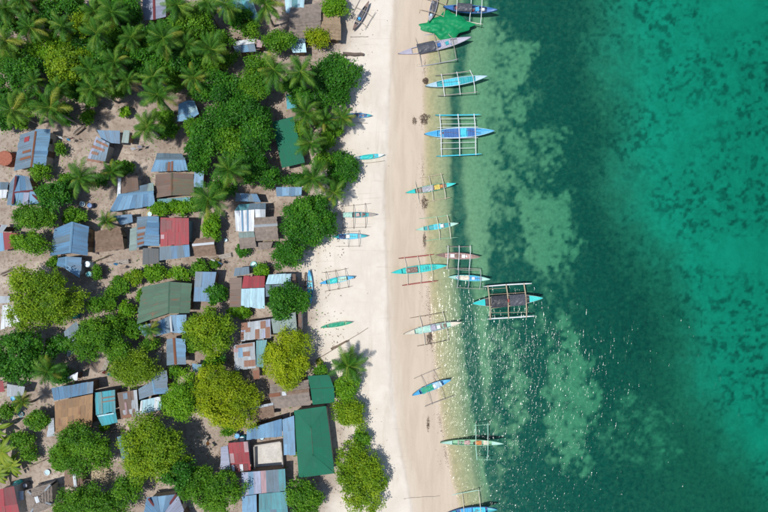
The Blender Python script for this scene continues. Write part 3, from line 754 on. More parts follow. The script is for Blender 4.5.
house('long grey thatched house left of the small green roof', 'long grey thatched house', [
    ('thatch_grey', [(269, 396), (309.4, 390.5), (309.4, 380), (269.5, 385)], 3.1, 2.5), ('thatch_grey', [(269, 396), (309.4, 390.5), (311, 404.5), (273.4, 408.4)], 3.1, 2.3, 0, 1)], name='thatched_house', wall='bamboo_wall', ridge=[ridge_line((269, 396), (280, 394.5), 3.2, 'sheet_rust', .5), ridge_line((282, 394), (286, 393.5), 3.22, 'sheet_white', .55), ridge_line((287, 393.5), (309, 390.5), 3.2, 'thatch_brown', .5)])
house('small thatched hut with a pale top edge beside the yellow tree', 'small thatched hut by the yellow tree', [('sheet_zinc', [(252, 407), (273.2, 402.6), (273.4, 405), (252, 409.5)], 2.8, 2.7), ('thatch_brown', [(251, 410), (273.4, 405.2), (275, 415.8), (250, 421)], 2.7, 2.2)], name='thatched_hut', wall='bamboo_wall')
house('small dark green gabled roof by the beach', 'small dark green roof', [
    ('sheet_forest', [(310.5, 389.2), (334, 387.6), (329, 374.7), (307.5, 376)], 3.0, 2.5), ('sheet_forest', [(310.5, 389.2), (334, 387.6), (334.8, 402.5), (312.7, 404.8)], 3.0, 2.4)], ridge=[ridge_line((310.5, 389.2), (334, 387.6), 3.02, 'sheet_green', .12)])
house('big dark green hipped roof by the beach', 'big dark green hipped roof', [
    ('sheet_forest', [(311, 428), (313, 454), (298.8, 478), (294, 410.6)], 3.2, 2.7, 8, 1), ('sheet_forest', [(311, 428), (313, 454), (334.7, 473.4), (326, 406)], 3.2, 2.6, 8, 1),
    ('sheet_forest', [(311, 428), (311.05, 428), (326, 406), (294, 410.6)], 3.2, 2.7, 4, 1), ('sheet_forest', [(313, 454), (313.05, 454), (334.7, 473.4), (298.8, 478)], 3.2, 2.7, 4, 1)],
    ridge=[ridge_line((311, 428), (313, 454), 3.22, 'sheet_green', .2)], wall='concrete')
house('light blue L-shaped roof hugging the concrete yard', 'L-shaped light blue roof', [
    ('sheet_pale_blue sheet_blue'.split(), [(247, 429), (281.6, 418.8), (282.3, 436), (246.4, 440)], 3.0, 2.6, 8, 1), ('sheet_pale_blue sheet_lavender'.split(), [(282.3, 419.5), (294, 415.6), (295.6, 454.7), (284, 455.5)], 2.95, 2.7, 2, 3)])
house('red and pink striped roof with white panels beside the concrete yard', 'striped red roof', [
    ('sheet_red sheet_pink'.split(), [(228, 443), (247.7, 441.4), (250.8, 470.3), (232, 472)], 2.9, 2.5, 5, 3, [(.02, .17, .76, .99, 'sheet_white'), (.20, .42, .76, 1, 'sheet_dark_red'), (.45, .62, .76, 1, 'sheet_white'), (.65, .88, .76, 1, 'sheet_dark_red')]), ('sheet_lavender', [(227.6, 445.5), (230.6, 469.5), (220.3, 469.5), (221, 447)], 2.6, 2.3)])
house('blue, pink and teal patchwork roof at the bottom edge', 'patchwork roof', [
    ('sheet_lavender sheet_pale_blue sheet_lavender sheet_pink sheet_slate sheet_slate sheet_teal'.split(), [(241.4, 472.6), (285, 468.9), (286, 491), (242, 496)], 3.1, 2.8, 7, 1, 'bycol'),
    ('sheet_pale_blue sheet_lavender'.split(), [(242, 496.5), (256.5, 494.5), (257, 524), (242.5, 524)], 2.8, 2.5), ('sheet_teal sheet_slate'.split(), [(259, 494), (286, 491.5), (289, 524), (259, 524)], 2.85, 2.5)])
house('slate blue roof beside the olive tree', 'slate blue roof beside the olive tree', [('sheet_blue sheet_slate'.split(), [(195.5, 271.5), (216.5, 272), (212, 301), (193.5, 301)], 3.0, 2.5)])
house('slanted teal sheet over a tiny store above the red roof', 'tiny teal store', [('sheet_slate sheet_teal'.split(), [(235, 268), (249, 266.5), (249.5, 274), (233.6, 276.5)], 2.3, 2.0)], name='shed', cat='shed')
house('house with a red back roof and a bright ice-blue front roof', 'red and ice-blue house', [
    ('sheet_red', [(241.9, 288.3), (264.4, 287.5), (265, 275.8), (243.7, 276.2)], 3.3, 2.8), ('sheet_ice', [(241.4, 288.8), (264.4, 287.8), (264.8, 309), (241, 306)], 3.3, 2.6, 6, 1), ('sheet_brown', [(242, 277.3), (241, 307), (229.7, 307), (229.7, 278)], 2.7, 2.3)])
house('pale blue house with a slate lower slope behind the round dark tree', 'pale blue house behind the round tree', [
    ('sheet_ice sheet_pale_blue'.split(), [(265.6, 284.4), (290.6, 283.6), (291.4, 273.4), (268.5, 275)], 3.1, 2.7), ('sheet_slate', [(265.3, 285), (290.6, 284), (290, 294), (265, 297)], 3.1, 2.6), ('sheet_brown', [(291.8, 274), (292, 290), (296, 290), (295.5, 274)], 2.5, 2.3)])
house('grey-green roof squeezed between the round dark tree and the yellow tree', 'grey-green roof', [('sheet_grey_green', [(271, 319), (295.5, 312), (297.5, 332.6), (273.4, 333.4)], 2.9, 2.5), ('sheet_brown', [(298, 310), (298.5, 333), (302, 333), (301.5, 310)], 2.4, 2.3)])
house('grey roof heavily patched with dark rust', 'rust-patched grey roof', [
    ('sheet_zinc sheet_lavender'.split(), [(241.4, 323), (270.3, 319), (271, 338), (240.6, 341)], 2.9, 2.6, 7, 2, [(0, .22, .0, .4, 'sheet_rust'), (.15, .32, .3, .55, 'sheet_rust'), (.48, .62, .45, .98, 'sheet_rust'), (.66, .84, .05, .45, 'sheet_rust'), (.82, .98, .4, .98, 'sheet_rust'), (0, .1, .5, .95, 'sheet_rust')])])
house('lower grey roof with three rust patches and a teal strip', 'three-patch rusty roof', [
    ('sheet_zinc sheet_pale_blue'.split(), [(233.6, 345), (254.7, 342), (256, 368.6), (235, 370)], 2.6, 2.3, 5, 2, [(.1, .9, .02, .14, 'sheet_rust'), (.42, .75, .32, .5, 'sheet_rust'), (.45, .98, .66, .9, 'sheet_rust'), (.0, .2, .14, .3, 'sheet_pink')]),
    ('sheet_teal sheet_slate'.split(), [(256.3, 340.5), (267, 339.7), (263, 367), (256.5, 366)], 2.5, 2.3), ('sheet_rust', [(252.3, 371), (259.4, 369.5), (259.4, 379), (254, 379.5)], 2.2, 2.0)])

# concrete yard with low walls
def yard():
    b = G(270, 454); root = empty('concrete_yard', b); tag(root, 'pale concrete yard with low walls between the blue, red and green roofs', 'yard')
    pts = [G(255.5, 443.7), G(282, 439.5), G(284.4, 468.7), G(256, 469.5)]
    f = MB(); top = [Vector((q.x - b.x, q.y - b.y, .16)) for q in pts]; bot = [Vector((q.x, q.y, -.3)) for q in top]
    f.poly(top[::-1] if (top[1] - top[0]).cross(top[2] - top[0]).z < 0 else top)
    for k in range(4): f.quad(bot[k], bot[(k + 1) % 4], top[(k + 1) % 4], top[k])
    f.build('slab', 'pale_concrete', root)
    for k in range(4):
        a, c = top[k], top[(k + 1) % 4]; d = c - a
        w = MB(); m_ = (a + c) / 2
        w.box((m_.x, m_.y, .55), d.length + .18, .16, .9, math.atan2(d.y, d.x)); w.build('low_wall', 'concrete', root)
    LAND.append(('concrete yard', 270, 454))
yard()

# ------------------------------------------------------------------ trees
def leaf_cloud(lobes, n, leaf, sig, rng, flat=.62):
    """leaf diamonds clustered on twigs over the lobes of a crown; lobes: (centre, radii)"""
    w = np.array([l[1][0] * l[1][1] for l in lobes]); w /= w.sum()
    nc = max(8, n // 30)
    li = rng.choice(len(lobes), nc, p=w)
    C = np.array([l[0] for l in lobes])[li]; Rd = np.array([l[1] for l in lobes])[li]
    d = rng.normal(size=(nc, 3)); d[:, 2] = np.abs(d[:, 2]) * 1.0 - .25 * rng.random(nc)
    d /= np.linalg.norm(d, axis=1)[:, None]
    rr = rng.uniform(.72, 1.06, nc) ** .8
    cc = C + d * Rd * rr[:, None]
    ct = .58 * rng.random(len(lobes))[li] + .42 * rng.random(nc)
    k = rng.integers(0, nc, n)
    pos_ = cc[k] + rng.normal(size=(n, 3)) * sig * np.array([1, 1, .7])
    nr = d[k] * .55 + np.array([0, 0, flat]) + rng.normal(size=(n, 3)) * .5
    nr /= np.linalg.norm(nr, axis=1)[:, None]
    t = np.cross(nr, rng.normal(size=(n, 3))); t /= np.linalg.norm(t, axis=1)[:, None]
    s = np.cross(nr, t)
    L = leaf * rng.uniform(.5, 1.45, n)[:, None]; Wd = L * .36
    v = np.stack([pos_ - t * L * .5, pos_ + s * Wd - nr * L * .06, pos_ + t * L * .5, pos_ - s * Wd - nr * L * .06], 1).reshape(-1, 3)
    f = np.arange(4 * n).reshape(n, 4)
    tint = np.clip(ct[k] * .68 + rng.random(n) * .32, 0, 1)
    return v, f, np.repeat(tint, 4)

TREES = []
def tree(px, py, rx, ry, hgt, mat, head, name='broadleaf_tree', group='broadleaf trees of the village', cat='tree', seed=None, dens=1.0, leaf=.205, sig=.25, label=None):
    """rx, ry: crown half-widths in photo pixels; hgt: crown top above ground in metres"""
    rng = np.random.default_rng(seed if seed is not None else int(px * 31 + py * 7))
    hgt *= (.74 if name != 'shrub' else .9) * (.78 if px > 325 else 1)
    crz = hgt * .40
    g = G(px, py); b = P(px, py, g.z + hgt - crz * 1.0)
    base = Vector((b.x, b.y, gz(b.x, b.y)))
    sc = (H - b.z) / H / S
    ax, ay = rx * sc, ry * sc
    root = empty(name, base)
    zc = hgt - crz
    nl = int(7 + (ax * ay) ** .5 * 6)
    lobes = [((0, 0, zc - crz * .12), (ax * .50, ay * .50, crz * .75))]
    for i in range(nl):
        a = 2 * math.pi * (i * .618 + rng.random() * .12)
        q = math.sqrt(rng.uniform(.12, 1.0))
        rl = rng.uniform(.22, .40) * (1.1 - .25 * q)
        ex = max(.05, 1 - rl * .9) * q
        jit = rng.uniform(.84, 1.16) * (1 + .17 * math.sin(2 * a + px) + .12 * math.sin(3 * a + py))
        lobes.append(((math.cos(a) * ax * ex * jit, math.sin(a) * ay * ex * jit, zc + crz * (.50 * (1 - q * q) + rng.uniform(-.50, .22))),
                      (ax * rl, ay * rl, min(ax, ay) * rl * rng.uniform(.85, 1.2))))
    n = int(min(30000, max(900, 400 * math.pi * ax * ay * dens)))
    v, f, t = leaf_cloud(lobes, n, leaf, sig, rng)
    me = np_mesh('crown', v, f, mat, t)
    link('crown', me, root)
    tb = MB(); r0 = max(.07, .035 * hgt)
    ln = Vector((rng.uniform(-.4, .4), rng.uniform(-.4, .4), 0))
    top = Vector((0, 0, zc)) + ln
    tb.tube([Vector((0, 0, -.3)), Vector((0, 0, .15)) + ln * .1, Vector((0, 0, zc * .5)) + ln * .6, top], [r0 * 1.5, r0 * 1.1, r0 * .85, r0 * .5], 7)
    tb.build('trunk', 'trunk_bark', root, True)
    for (cx, cy, cz), rd in lobes[1:7]:
        lb = MB(); st = Vector((0, 0, zc * .55)) + ln * .6; en = Vector((cx, cy, cz))
        lb.tube([st, lerp(st, en, .5) + Vector((0, 0, .25)), en], [r0 * .5, r0 * .35, r0 * .12], 5); lb.build('limb', 'trunk_bark', root, True)
    TREES.append((root, px, py, head, cat, group, label))
    return root
D, M_, B_, O_, Y_, F_ = 'leaf_dark', 'leaf_mid', 'leaf_bright', 'leaf_olive', 'leaf_yellow', 'leaf_feather'
def T(px, py, rx, ry, h, mat, short=None, head=None, **k):
    hd = head or {D: 'dark green broadleaf tree', M_: 'mid green broadleaf tree', B_: 'bright green leafy tree', O_: 'olive yellow-green tree', Y_: 'yellow leaved round tree', F_: 'feathery lime tree'}[mat]
    if 'leaf' not in k: k.update(leaf={D: .23, M_: .20, B_: .19, O_: .20, Y_: .175, F_: .17}[mat], dens={D: .9, M_: 1, B_: 1.05, O_: 1, Y_: 1.2, F_: 1.2}[mat])
    r = tree(px, py, rx, ry, h, mat, hd, **k)
    if short: LAND.append((short, px, py))
    return r
T(48, 15, 19, 17, 8, D); T(47, 46, 24, 15, 7, B_); T(68, 63, 25, 22, 8, O_, 'olive tree of the upper left grove'); T(80, 28, 15, 13, 8.5, O_)
T(20, 73, 25, 20, 8, D, 'dark tree in the upper left corner'); T(124, 12, 23, 19, 8, D); T(190, 30, 22, 21, 8, M_); T(142, 64, 27, 16, 7.5, D); T(186, 60, 22, 14, 7, D); T(103, 55, 14, 14, 7, D)
T(72, 6, 14, 11, 7, D); T(205, 15, 12, 14, 7, M_); T(8, 62, 12, 10, 7, M_); T(102, 8, 11, 12, 7, M_); T(170, 62, 12, 12, 6.5, M_)
T(222, 88, 22, 20, 8.6, D, 'huge dark canopy tree'); T(252, 90, 22, 19, 7, M_); T(238, 110, 20, 17, 9.6, D); T(230, 142, 20, 18, 7, M_); T(257, 138, 19, 18, 9.4, D, 'broad dark tree above the narrow blue roof'); T(247, 164, 22, 16, 8, D); T(207, 140, 20, 24, 7.5, D); T(255, 116, 19, 18, 8, D)
T(278, 40, 16, 13, 6.5, M_); T(238, 18, 12, 11, 6, D); T(205, 28, 10, 12, 6, M_); T(222, 40, 10, 10, 6, M_); T(256, 66, 14, 10, 6.5, M_)
T(332, 82, 30, 30, 6, D, 'dark round tree at the beach edge'); T(334, 7, 14, 14, 5.5, B_, 'round lime tree by the tan thatch'); T(317, 38, 15, 10, 4.2, Y_)
T(340, 171, 16, 22, 4.8, D, 'slim dark tree by the white canoe'); T(309, 222, 29, 31, 6, D, 'big dark tree by the grey outrigger boats'); T(288, 254, 17, 14, 6.5, D)
T(40, 172, 10, 9, 4, B_); T(56, 195, 20, 14, 6.5, D); T(34, 217, 24, 15, 6.5, M_); T(33, 243, 18, 12, 6.5, B_)
T(45, 297, 38, 37, 8.5, O_, 'huge olive tree'); T(22, 356, 30, 30, 8, D, 'dark tree at the left edge'); T(95, 338, 27, 24, 7.5, M_, 'wide mid green tree'); T(120, 350, 14, 15, 6, M_)
T(133, 367, 25, 20, 6, F_, 'feathery lime tree', leaf=.17, sig=.36, dens=1.6); T(210, 333, 25, 29, 7.5, O_, 'olive tree by the slate blue roof'); T(222, 398, 32, 37, 6.5, Y_, 'largest yellow tree')
T(182, 400, 20, 25, 7, B_, 'bright green tree beside the yellow tree'); T(283, 302, 18, 19, 6, D, 'round dark tree by the blue canoe'); T(302, 300, 9, 12, 5, D); T(288, 357, 27, 26, 6, Y_, 'round yellow tree by the beach')
T(80, 450, 36, 22, 6.5, M_, 'wide green tree below the orange roof'); T(153, 448, 36, 38, 8, O_, 'big yellow-green tree'); T(178, 471, 18, 18, 7.5, D); T(98, 502, 40, 17, 6, M_); T(216, 490, 27, 25, 7, M_, 'green tree below the sandy lane'); T(128, 488, 14, 14, 5.5, M_)
T(345, 388, 15, 14, 5, B_); T(349, 413, 19, 16, 5, O_); T(362, 478, 29, 34, 5, O_, 'large green tree on the lower beach edge'); T(305, 499, 19, 20, 5.5, M_); T(362, 440, 10, 9, 4, M_)
SG = 'shrubs and hedges between the houses'
def shrub(px, py, rx, ry, h, mat, head='bushy green shrub', **k):
    return tree(px, py, rx, ry, h, mat, head, name='shrub', group=SG, cat='shrub', leaf=.22, sig=.19, dens=1.3, **k)
shrub(160, 208, 13, 8, 2.6, B_, 'bright green hedge bush'); shrub(181, 206, 14, 8, 2.6, B_, 'bright green hedge bush'); shrub(212, 226, 11, 15, 3, B_, 'bright leafy shrub'); shrub(242, 251, 7, 7, 2, D)
shrub(119, 285, 10, 11, 2.6, M_); shrub(135, 276, 9, 9, 2.4, O_, 'olive shrub'); shrub(155, 273, 15, 8, 2.6, B_, 'bright leafy shrub'); shrub(180, 274, 12, 7, 2.4, B_, 'bright leafy shrub'); shrub(200, 268, 10, 7, 2.4, M_)
shrub(127, 310, 8, 10, 2.6, B_, 'bright leafy shrub'); shrub(143, 296, 7, 7, 2.2, M_); shrub(75, 216, 13, 8, 2.4, M_); shrub(88, 117, 8, 7, 2, B_, 'bright leafy shrub'); shrub(110, 300, 8, 14, 2.6, M_)
shrub(68, 182, 11, 9, 2.6, B_, 'bright leafy shrub'); shrub(262, 271, 9, 7, 2.2, B_, 'bright leafy shrub'); shrub(217, 294, 11, 13, 3.2, D); shrub(38, 420, 13, 10, 2.8, M_); shrub(241, 312, 11, 6, 2, B_, 'bright leafy shrub'); shrub(122, 168, 12, 8, 2.4, M_)
shrub(320, 371, 8, 7, 2.2, M_); shrub(300, 388, 4, 3, 1.4, O_, 'olive shrub'); shrub(98, 272, 5, 8, 1.8, M_); shrub(214, 264, 4, 3, 1.2, M_); shrub(126, 112, 5, 6, 1.8, B_, 'bright leafy shrub'); shrub(334, 130, 8, 7, 2.2, M_); shrub(190, 345, 6, 8, 2, M_); shrub(215, 362, 10, 9, 3.2, D)
shrub(55, 262, 8, 6, 2.2, M_); shrub(228, 430, 8, 6, 2.2, M_); shrub(60, 465, 10, 7, 2.4, M_); shrub(296, 450, 3, 4, 1.2, M_); shrub(105, 425, 5, 6, 1.8, B_, 'bright leafy shrub'); shrub(176, 372, 8, 6, 2.4, M_); shrub(133, 330, 12, 9, 3.2, M_); shrub(68, 120, 6, 5, 1.8, D); shrub(165, 130, 12, 10, 3.5, M_); shrub(196, 205, 7, 8, 2.6, M_)
for a_ in ((12, 20, 13, 14, 6, D), (14, 48, 12, 9, 5.5, M_), (28, 8, 12, 9, 6, M_), (32, 100, 15, 9, 4.5, D), (60, 108, 12, 8, 4, D), (78, 92, 12, 9, 5, D), (118, 92, 10, 8, 4, M_), (96, 20, 12, 11, 6.5, M_), (140, 36, 16, 12, 6.5, D), (150, 52, 14, 12, 6, M_), (168, 30, 14, 12, 6, D),
           (125, 52, 12, 12, 6, B_), (84, 46, 10, 12, 7, D), (208, 66, 10, 9, 5, M_), (172, 84, 10, 7, 4, M_), (200, 92, 10, 10, 5, D), (196, 128, 11, 11, 5, M_), (165, 118, 11, 9, 4, M_), (4, 95, 9, 10, 4.5, D), (2, 120, 9, 12, 4.5, D), (228, 58, 9, 9, 5, M_), (262, 84, 12, 12, 7, D), (290, 84, 12, 9, 5.5, D), (320, 118, 10, 9, 4.5, M_),
           (250, 30, 10, 9, 5, M_), (185, 15, 12, 10, 6, D), (300, 128, 7, 8, 4.5, M_), (322, 160, 10, 9, 4.5, M_), (296, 180, 10, 8, 4.5, D), (222, 190, 12, 10, 4.5, D), (200, 165, 11, 10, 5, D), (96, 180, 10, 7, 2.8, D), (60, 150, 5, 5, 2.0, M_), (115, 325, 12, 10, 4.5, M_), (100, 305, 14, 8, 4.5, M_), (60, 345, 12, 10, 5, D), (8, 410, 9, 8, 3, M_), (22, 440, 12, 10, 3, M_), (30, 455, 9, 7, 2.6, M_), (190, 485, 14, 18, 5, M_), (65, 510, 16, 8, 4.5, M_), (140, 405, 5, 4, 2, M_),
           (96, 75, 14, 12, 6, D), (120, 40, 14, 12, 6.5, M_), (60, 85, 12, 8, 5, M_), (215, 62, 9, 12, 5.5, M_), (300, 95, 12, 10, 5.5, D), (222, 118, 18, 16, 8, D), (318, 205, 10, 8, 5, D), (325, 140, 10, 10, 4, M_), (60, 375, 14, 10, 4.5, D), (150, 345, 8, 7, 3.5, M_), (240, 172, 24, 14, 6.5, D), (268, 176, 14, 10, 6, D)):
    T(*a_)

_rr = random.Random(5)
_bare = [(10, 15, 9), (18, 42, 9), (131, 104, 15), (118, 112, 12), (175, 88, 10), (150, 108, 8), (212, 78, 8), (187, 110, 14), (154, 8, 16), (100, 130, 26), (60, 122, 14), (128, 122, 14), (80, 125, 14)]
_made = 0
while _made < 60:
    ux, uy = _rr.uniform(-4, 215), _rr.uniform(-4, 124)
    if uy > 100 and ux > 30: continue
    if any((ux - a) ** 2 + (uy - b) ** 2 < (c + 6) ** 2 for a, b, c in _bare): continue
    shrub(ux, uy, _rr.uniform(6, 10), _rr.uniform(6, 9), _rr.uniform(2.2, 4), _rr.choice([D, D, M_, M_, B_]), 'low green undergrowth bush'); _made += 1
# ------------------------------------------------------------------ coconut palms
FROND = {}
def frond_mesh(kind, mat, seed):
    rng = np.random.default_rng(seed)
    L = 2.55; n = 40; mb = MB(); tint = []
    droop = {'young': .45, 'mid': .95, 'low': 1.25}[kind]
    def sp(s):
        ang = .15 - droop * s * s * .9
        return Vector((L * s * (1 - .10 * droop * s * s), .08 * math.sin(s * 3 + seed), L * (.10 * s - .34 * droop * s * s * s - .06 * droop * s * s)))
    pts = [sp(i / 6) for i in range(7)]
    mb.tube(pts, [.055, .045, .04, .03, .022, .015, .006], 4, False); tint += [.95] * len(mb.v)
    for i in range(n):
        s = .12 + .88 * (i + .5) / n
        c = sp(s); t = (sp(min(1, s + .02)) - sp(s - .02)).normalized()
        ln = .62 * math.sin(math.pi * min(1, .12 + s * .86)) ** .6 + .06
        for sd in (-1, 1):
            side = Vector((-t.y, t.x, 0)).normalized() * sd
            dirn = (side * rng.uniform(.75, .95) + t * rng.uniform(.35, .6) + Vector((0, 0, rng.uniform(-.75, -.25) * (.6 + droop * .4)))).normalized()
            l_ = ln * rng.uniform(.85, 1.1); w = t * .019
            md = c + dirn * l_ * .5 + Vector((0, 0, .04)); tip = c + dirn * l_ + Vector((0, 0, -.10 * l_))
            k = len(mb.v); mb.v += [tuple(c - w), tuple(c + w), tuple(md + w * 1.05), tuple(md - w * 1.05), tuple(tip)]
            mb.f += [(k, k + 1, k + 2, k + 3), (k + 3, k + 2, k + 4)]
            tint += [float(np.clip(rng.normal(.45, .18) - .12 * (s < .3), 0, 1))] * 5
    me = bpy.data.meshes.new('frond'); me.from_pydata(mb.v, [], mb.f); me.materials.append(MATS[mat])
    at = me.attributes.new('tint', 'FLOAT', 'POINT'); at.data.foreach_set('value', tint)
    return me
for i, (kind, mat) in enumerate((('low', 'frond_green'), ('young', 'frond_green'), ('mid', 'frond_green'), ('mid', 'frond_pale'), ('low', 'frond_pale'), ('low', 'frond_yellow'), ('low', 'frond_dry'), ('young', 'frond_pale'), ('mid', 'frond_yellow'))):
    FROND[(kind, mat)] = [frond_mesh(kind, mat, 10 * i + j) for j in range(2)]
PALMS = []
nut_mb = MB(); nut_mb.lathe((0, 0, 0), [(0.001, -.13), (.09, -.10), (.125, 0), (.09, .10), (.001, .13)], 8)
nut_me = bpy.data.meshes.new('coconut'); nut_me.from_pydata(nut_mb.v, [], nut_mb.f); nut_me.materials.append(MATS['frond_yellow'])
def palm(px, py, h=8.5, sc=1.0, hue=0.0, label=None, head='coconut palm'):
    rnd = random.Random(px * 13 + py)
    h *= .76
    g = G(px, py); c = P(px, py, g.z + h)
    ln = Vector((rnd.uniform(-.9, .9), rnd.uniform(-.9, .9), 0))
    bx, by = c.x - ln.x, c.y - ln.y
    base = Vector((bx, by, gz(bx, by))); root = empty('coconut_palm', base)
    top = Vector((ln.x, ln.y, c.z - base.z))
    tb = MB(); pts = []
    for i in range(8):
        s = i / 7; pts.append(Vector((ln.x * s ** 1.6, ln.y * s ** 1.6, (top.z - .1) * s - (.25 if i == 0 else 0))))
    tb.tube(pts, [.21, .17, .15, .14, .135, .13, .13, .15], 7); tb.build('trunk', 'palm_bark', root, True)
    n = rnd.randint(23, 30); off = rnd.random() * 6.28
    for i in range(n):
        t = i / n
        kind = 'young' if t < .24 else ('mid' if t < .66 else 'low')
        r = rnd.random() + hue
        if kind == 'young': mat = 'frond_green' if r < .8 else 'frond_pale'
        elif kind == 'mid': mat = 'frond_green' if r < .55 else ('frond_pale' if r < .92 else 'frond_yellow')
        else: mat = 'frond_green' if r < .2 else ('frond_pale' if r < .72 else ('frond_yellow' if r < .92 else 'frond_dry'))
        me = rnd.choice(FROND[(kind, mat)])
        o = link('frond', me, root); o.location = top + Vector((0, 0, .12 - .25 * t))
        pitch = {'young': rnd.uniform(.62, 1.05), 'mid': rnd.uniform(.05, .62), 'low': rnd.uniform(-.55, .10)}[kind]
        o.rotation_euler = (rnd.uniform(-.5, .5), -pitch, off + i * 2.399 + rnd.uniform(-.45, .45))
        k = sc * rnd.uniform(.74, 1.1) * (.82 if kind == 'young' else 1); o.scale = (k, k, k)
    for i in range(rnd.randint(1, 4)):      # old fronds hanging down the trunk
        o = link('frond', rnd.choice(FROND[('low', 'frond_dry' if rnd.random() < .6 else 'frond_yellow')]), root); o.location = top + Vector((0, 0, -.2))
        o.rotation_euler = (rnd.uniform(-.6, .6), rnd.uniform(.45, .95), rnd.random() * 6.28); k = sc * rnd.uniform(.7, .95); o.scale = (k, k, k)
    for i in range(rnd.randint(3, 6)):
        a = rnd.random() * 6.28; o = link('coconut', nut_me, root); o.location = top + Vector((math.cos(a) * .27, math.sin(a) * .27, -.28 - rnd.random() * .15))
    PALMS.append((root, px, py, head, label)); return root
for a_ in ((5, 8), (30, 27), (6, 40, 8.5, 1, .3), (22, -2), (97, 33, 9.5), (112, 12, 9), (163, 38, 9.5, 1.1), (92, 88, 9, 1.05), (50, 108, 9, 1.15), (12, 110, 9, 1.1), (107, 76, 8.5, .95), (158, 95, 9, 1.1), (148, 126, 8, 1), (193, 77, 8, .9), (178, 5, 8.5),
           (211, 49, 9, 1.05), (226, 4, 9), (266, 4, 9, 1.05), (274, 70, 9.5, 1.15), (301, 72, 9, 1.05), (306, 113, 8.5, 1.05), (342, 117, 5, .8), (311, 143, 8.5, 1), (313, 178, 8, 1.05), (334, 193, 5, .9), (229, 170, 9.5, 1.1), (209, 199, 9, 1.15), (80, 178, 8, 1.15), (48, 371, 8, 1.0),
           (348, 366, 2.9, 1.25), (115, 62, 8.5, .95), (128, 80, 7.5, .8), (325, 120, 6, .75)):
    palm(*a_)
_rp = random.Random(12); _np = 0
_keep = [(66, 62, 20), (80, 28, 8), (47, 46, 16), (48, 15, 12), (20, 73, 14), (190, 30, 10), (124, 12, 12), (142, 64, 14)]
while _np < 10:
    ux, uy = _rp.uniform(-5, 230), _rp.uniform(-5, 118)
    if any((ux - a) ** 2 + (uy - b) ** 2 < (c + 13) ** 2 for a, b, c in _bare) or any((ux - a) ** 2 + (uy - b) ** 2 < c * c for a, b, c in _keep) or (uy > 85 and ux > 60) or any((ux - q[1]) ** 2 + (uy - q[2]) ** 2 < 17 ** 2 for q in PALMS): 
        if _rp.random() < .002: break
        continue
    palm(ux, uy, _rp.uniform(6, 9), _rp.uniform(.7, .95), -.12); _np += 1
palm(107, 221, 4, .62, .1, head='short young coconut palm'); palm(22, 402, 4.5, .6, .45, head='short yellowed coconut palm'); palm(112, 172, 5.5, .75, 0, head='short young coconut palm'); palm(150, 330, 5, .6, .1, head='short young coconut palm')

# the wooded village goes on past the frame on the land side: one mass, none of it in the picture
def outer_grove():
    rng = np.random.default_rng(77); V, F_all, Tn = [], [], []; nv = 0; made = 0
    while made < 90:
        ax_, ay_ = rng.uniform(-330, 330), rng.uniform(-230, 740)
        if -75 < ay_ < 590 and ax_ > -75: continue
        if ax_ > np.interp(ay_, _SO[:, 0], _SO[:, 1]) - 25: continue
        g = P(ax_, ay_, 1.1); r_ = rng.uniform(2.2, 4.2); hh = rng.uniform(3.5, 6); gzz = gz(g.x, g.y)
        lobes = [((g.x + rng.uniform(-.55, .55) * r_, g.y + rng.uniform(-.55, .55) * r_, gzz + hh * rng.uniform(.55, .85)), (r_ * .5, r_ * .5, r_ * .42)) for _ in range(8)]
        v, f, t = leaf_cloud(lobes, 1800, .34, .34, rng)
        V.append(v); F_all.append(f + nv); Tn.append(np.clip(t * .7 + rng.uniform(0, .3), 0, 1)); nv += len(v); made += 1
    o = link('outer_grove', np_mesh('outer_grove', np.concatenate(V), np.concatenate(F_all), 'leaf_mid', np.concatenate(Tn)))
    tag(o, 'mass of trees around the village beyond the frame', 'grove', None, 'stuff')
outer_grove()

# bananas at the left edge
def banana(px, py, h, sc, label):
    b = G(px, py); root = empty('banana_plant', b); tag(root, label, 'banana plant', 'banana plants at the left edge'); USED.add(label)
    rnd = random.Random(px)
    st = MB(); st.tube([(0, 0, -.2), (.03, 0, h * .5), (0, .03, h)], [.14, .11, .06], 7); st.build('stem', 'leaf_bright', root, True)
    for i in range(13):
        mb = MB(); n = 7; L = 2.1 * sc * rnd.uniform(.8, 1.1); Wd = .27 * sc; tint = []
        for j in range(n + 1):
            s = j / n; x = L * s; z = .55 * s * L - .62 * L * s * s * .95
            w = Wd * math.sin(math.pi * min(.97, .08 + s * .92)) ** .55
            mb.v += [(x, -w, z - .07), (x, 0, z), (x, w, z - .07)]; tint += [.5, .95, .5]
        for j in range(n):
            k = 3 * j; mb.f += [(k, k + 1, k + 4, k + 3), (k + 1, k + 2, k + 5, k + 4)]
        tb_ = rnd.uniform(-.3, .3); o = mb.build('leaf', 'banana_leaf', root, True, [min(1, max(0, t + tb_)) for t in tint])
        o.location = (0, 0, h * .96); o.rotation_euler = (rnd.uniform(-.3, .3), rnd.uniform(-.3, .25), i * 2.399 + rnd.random() * .4)
banana(10, 447, 1.8, 1.15, 'banana plant with broad glossy leaves, largest of the left edge clump')
banana(4, 470, 1.6, 1.0, 'banana plant lowest in the left edge clump')
banana(18, 462, 1.5, .9, 'banana plant nearest the lane in the left edge clump')
banana(5, 425, 1.7, 1.0, 'banana plant topmost in the left edge clump')

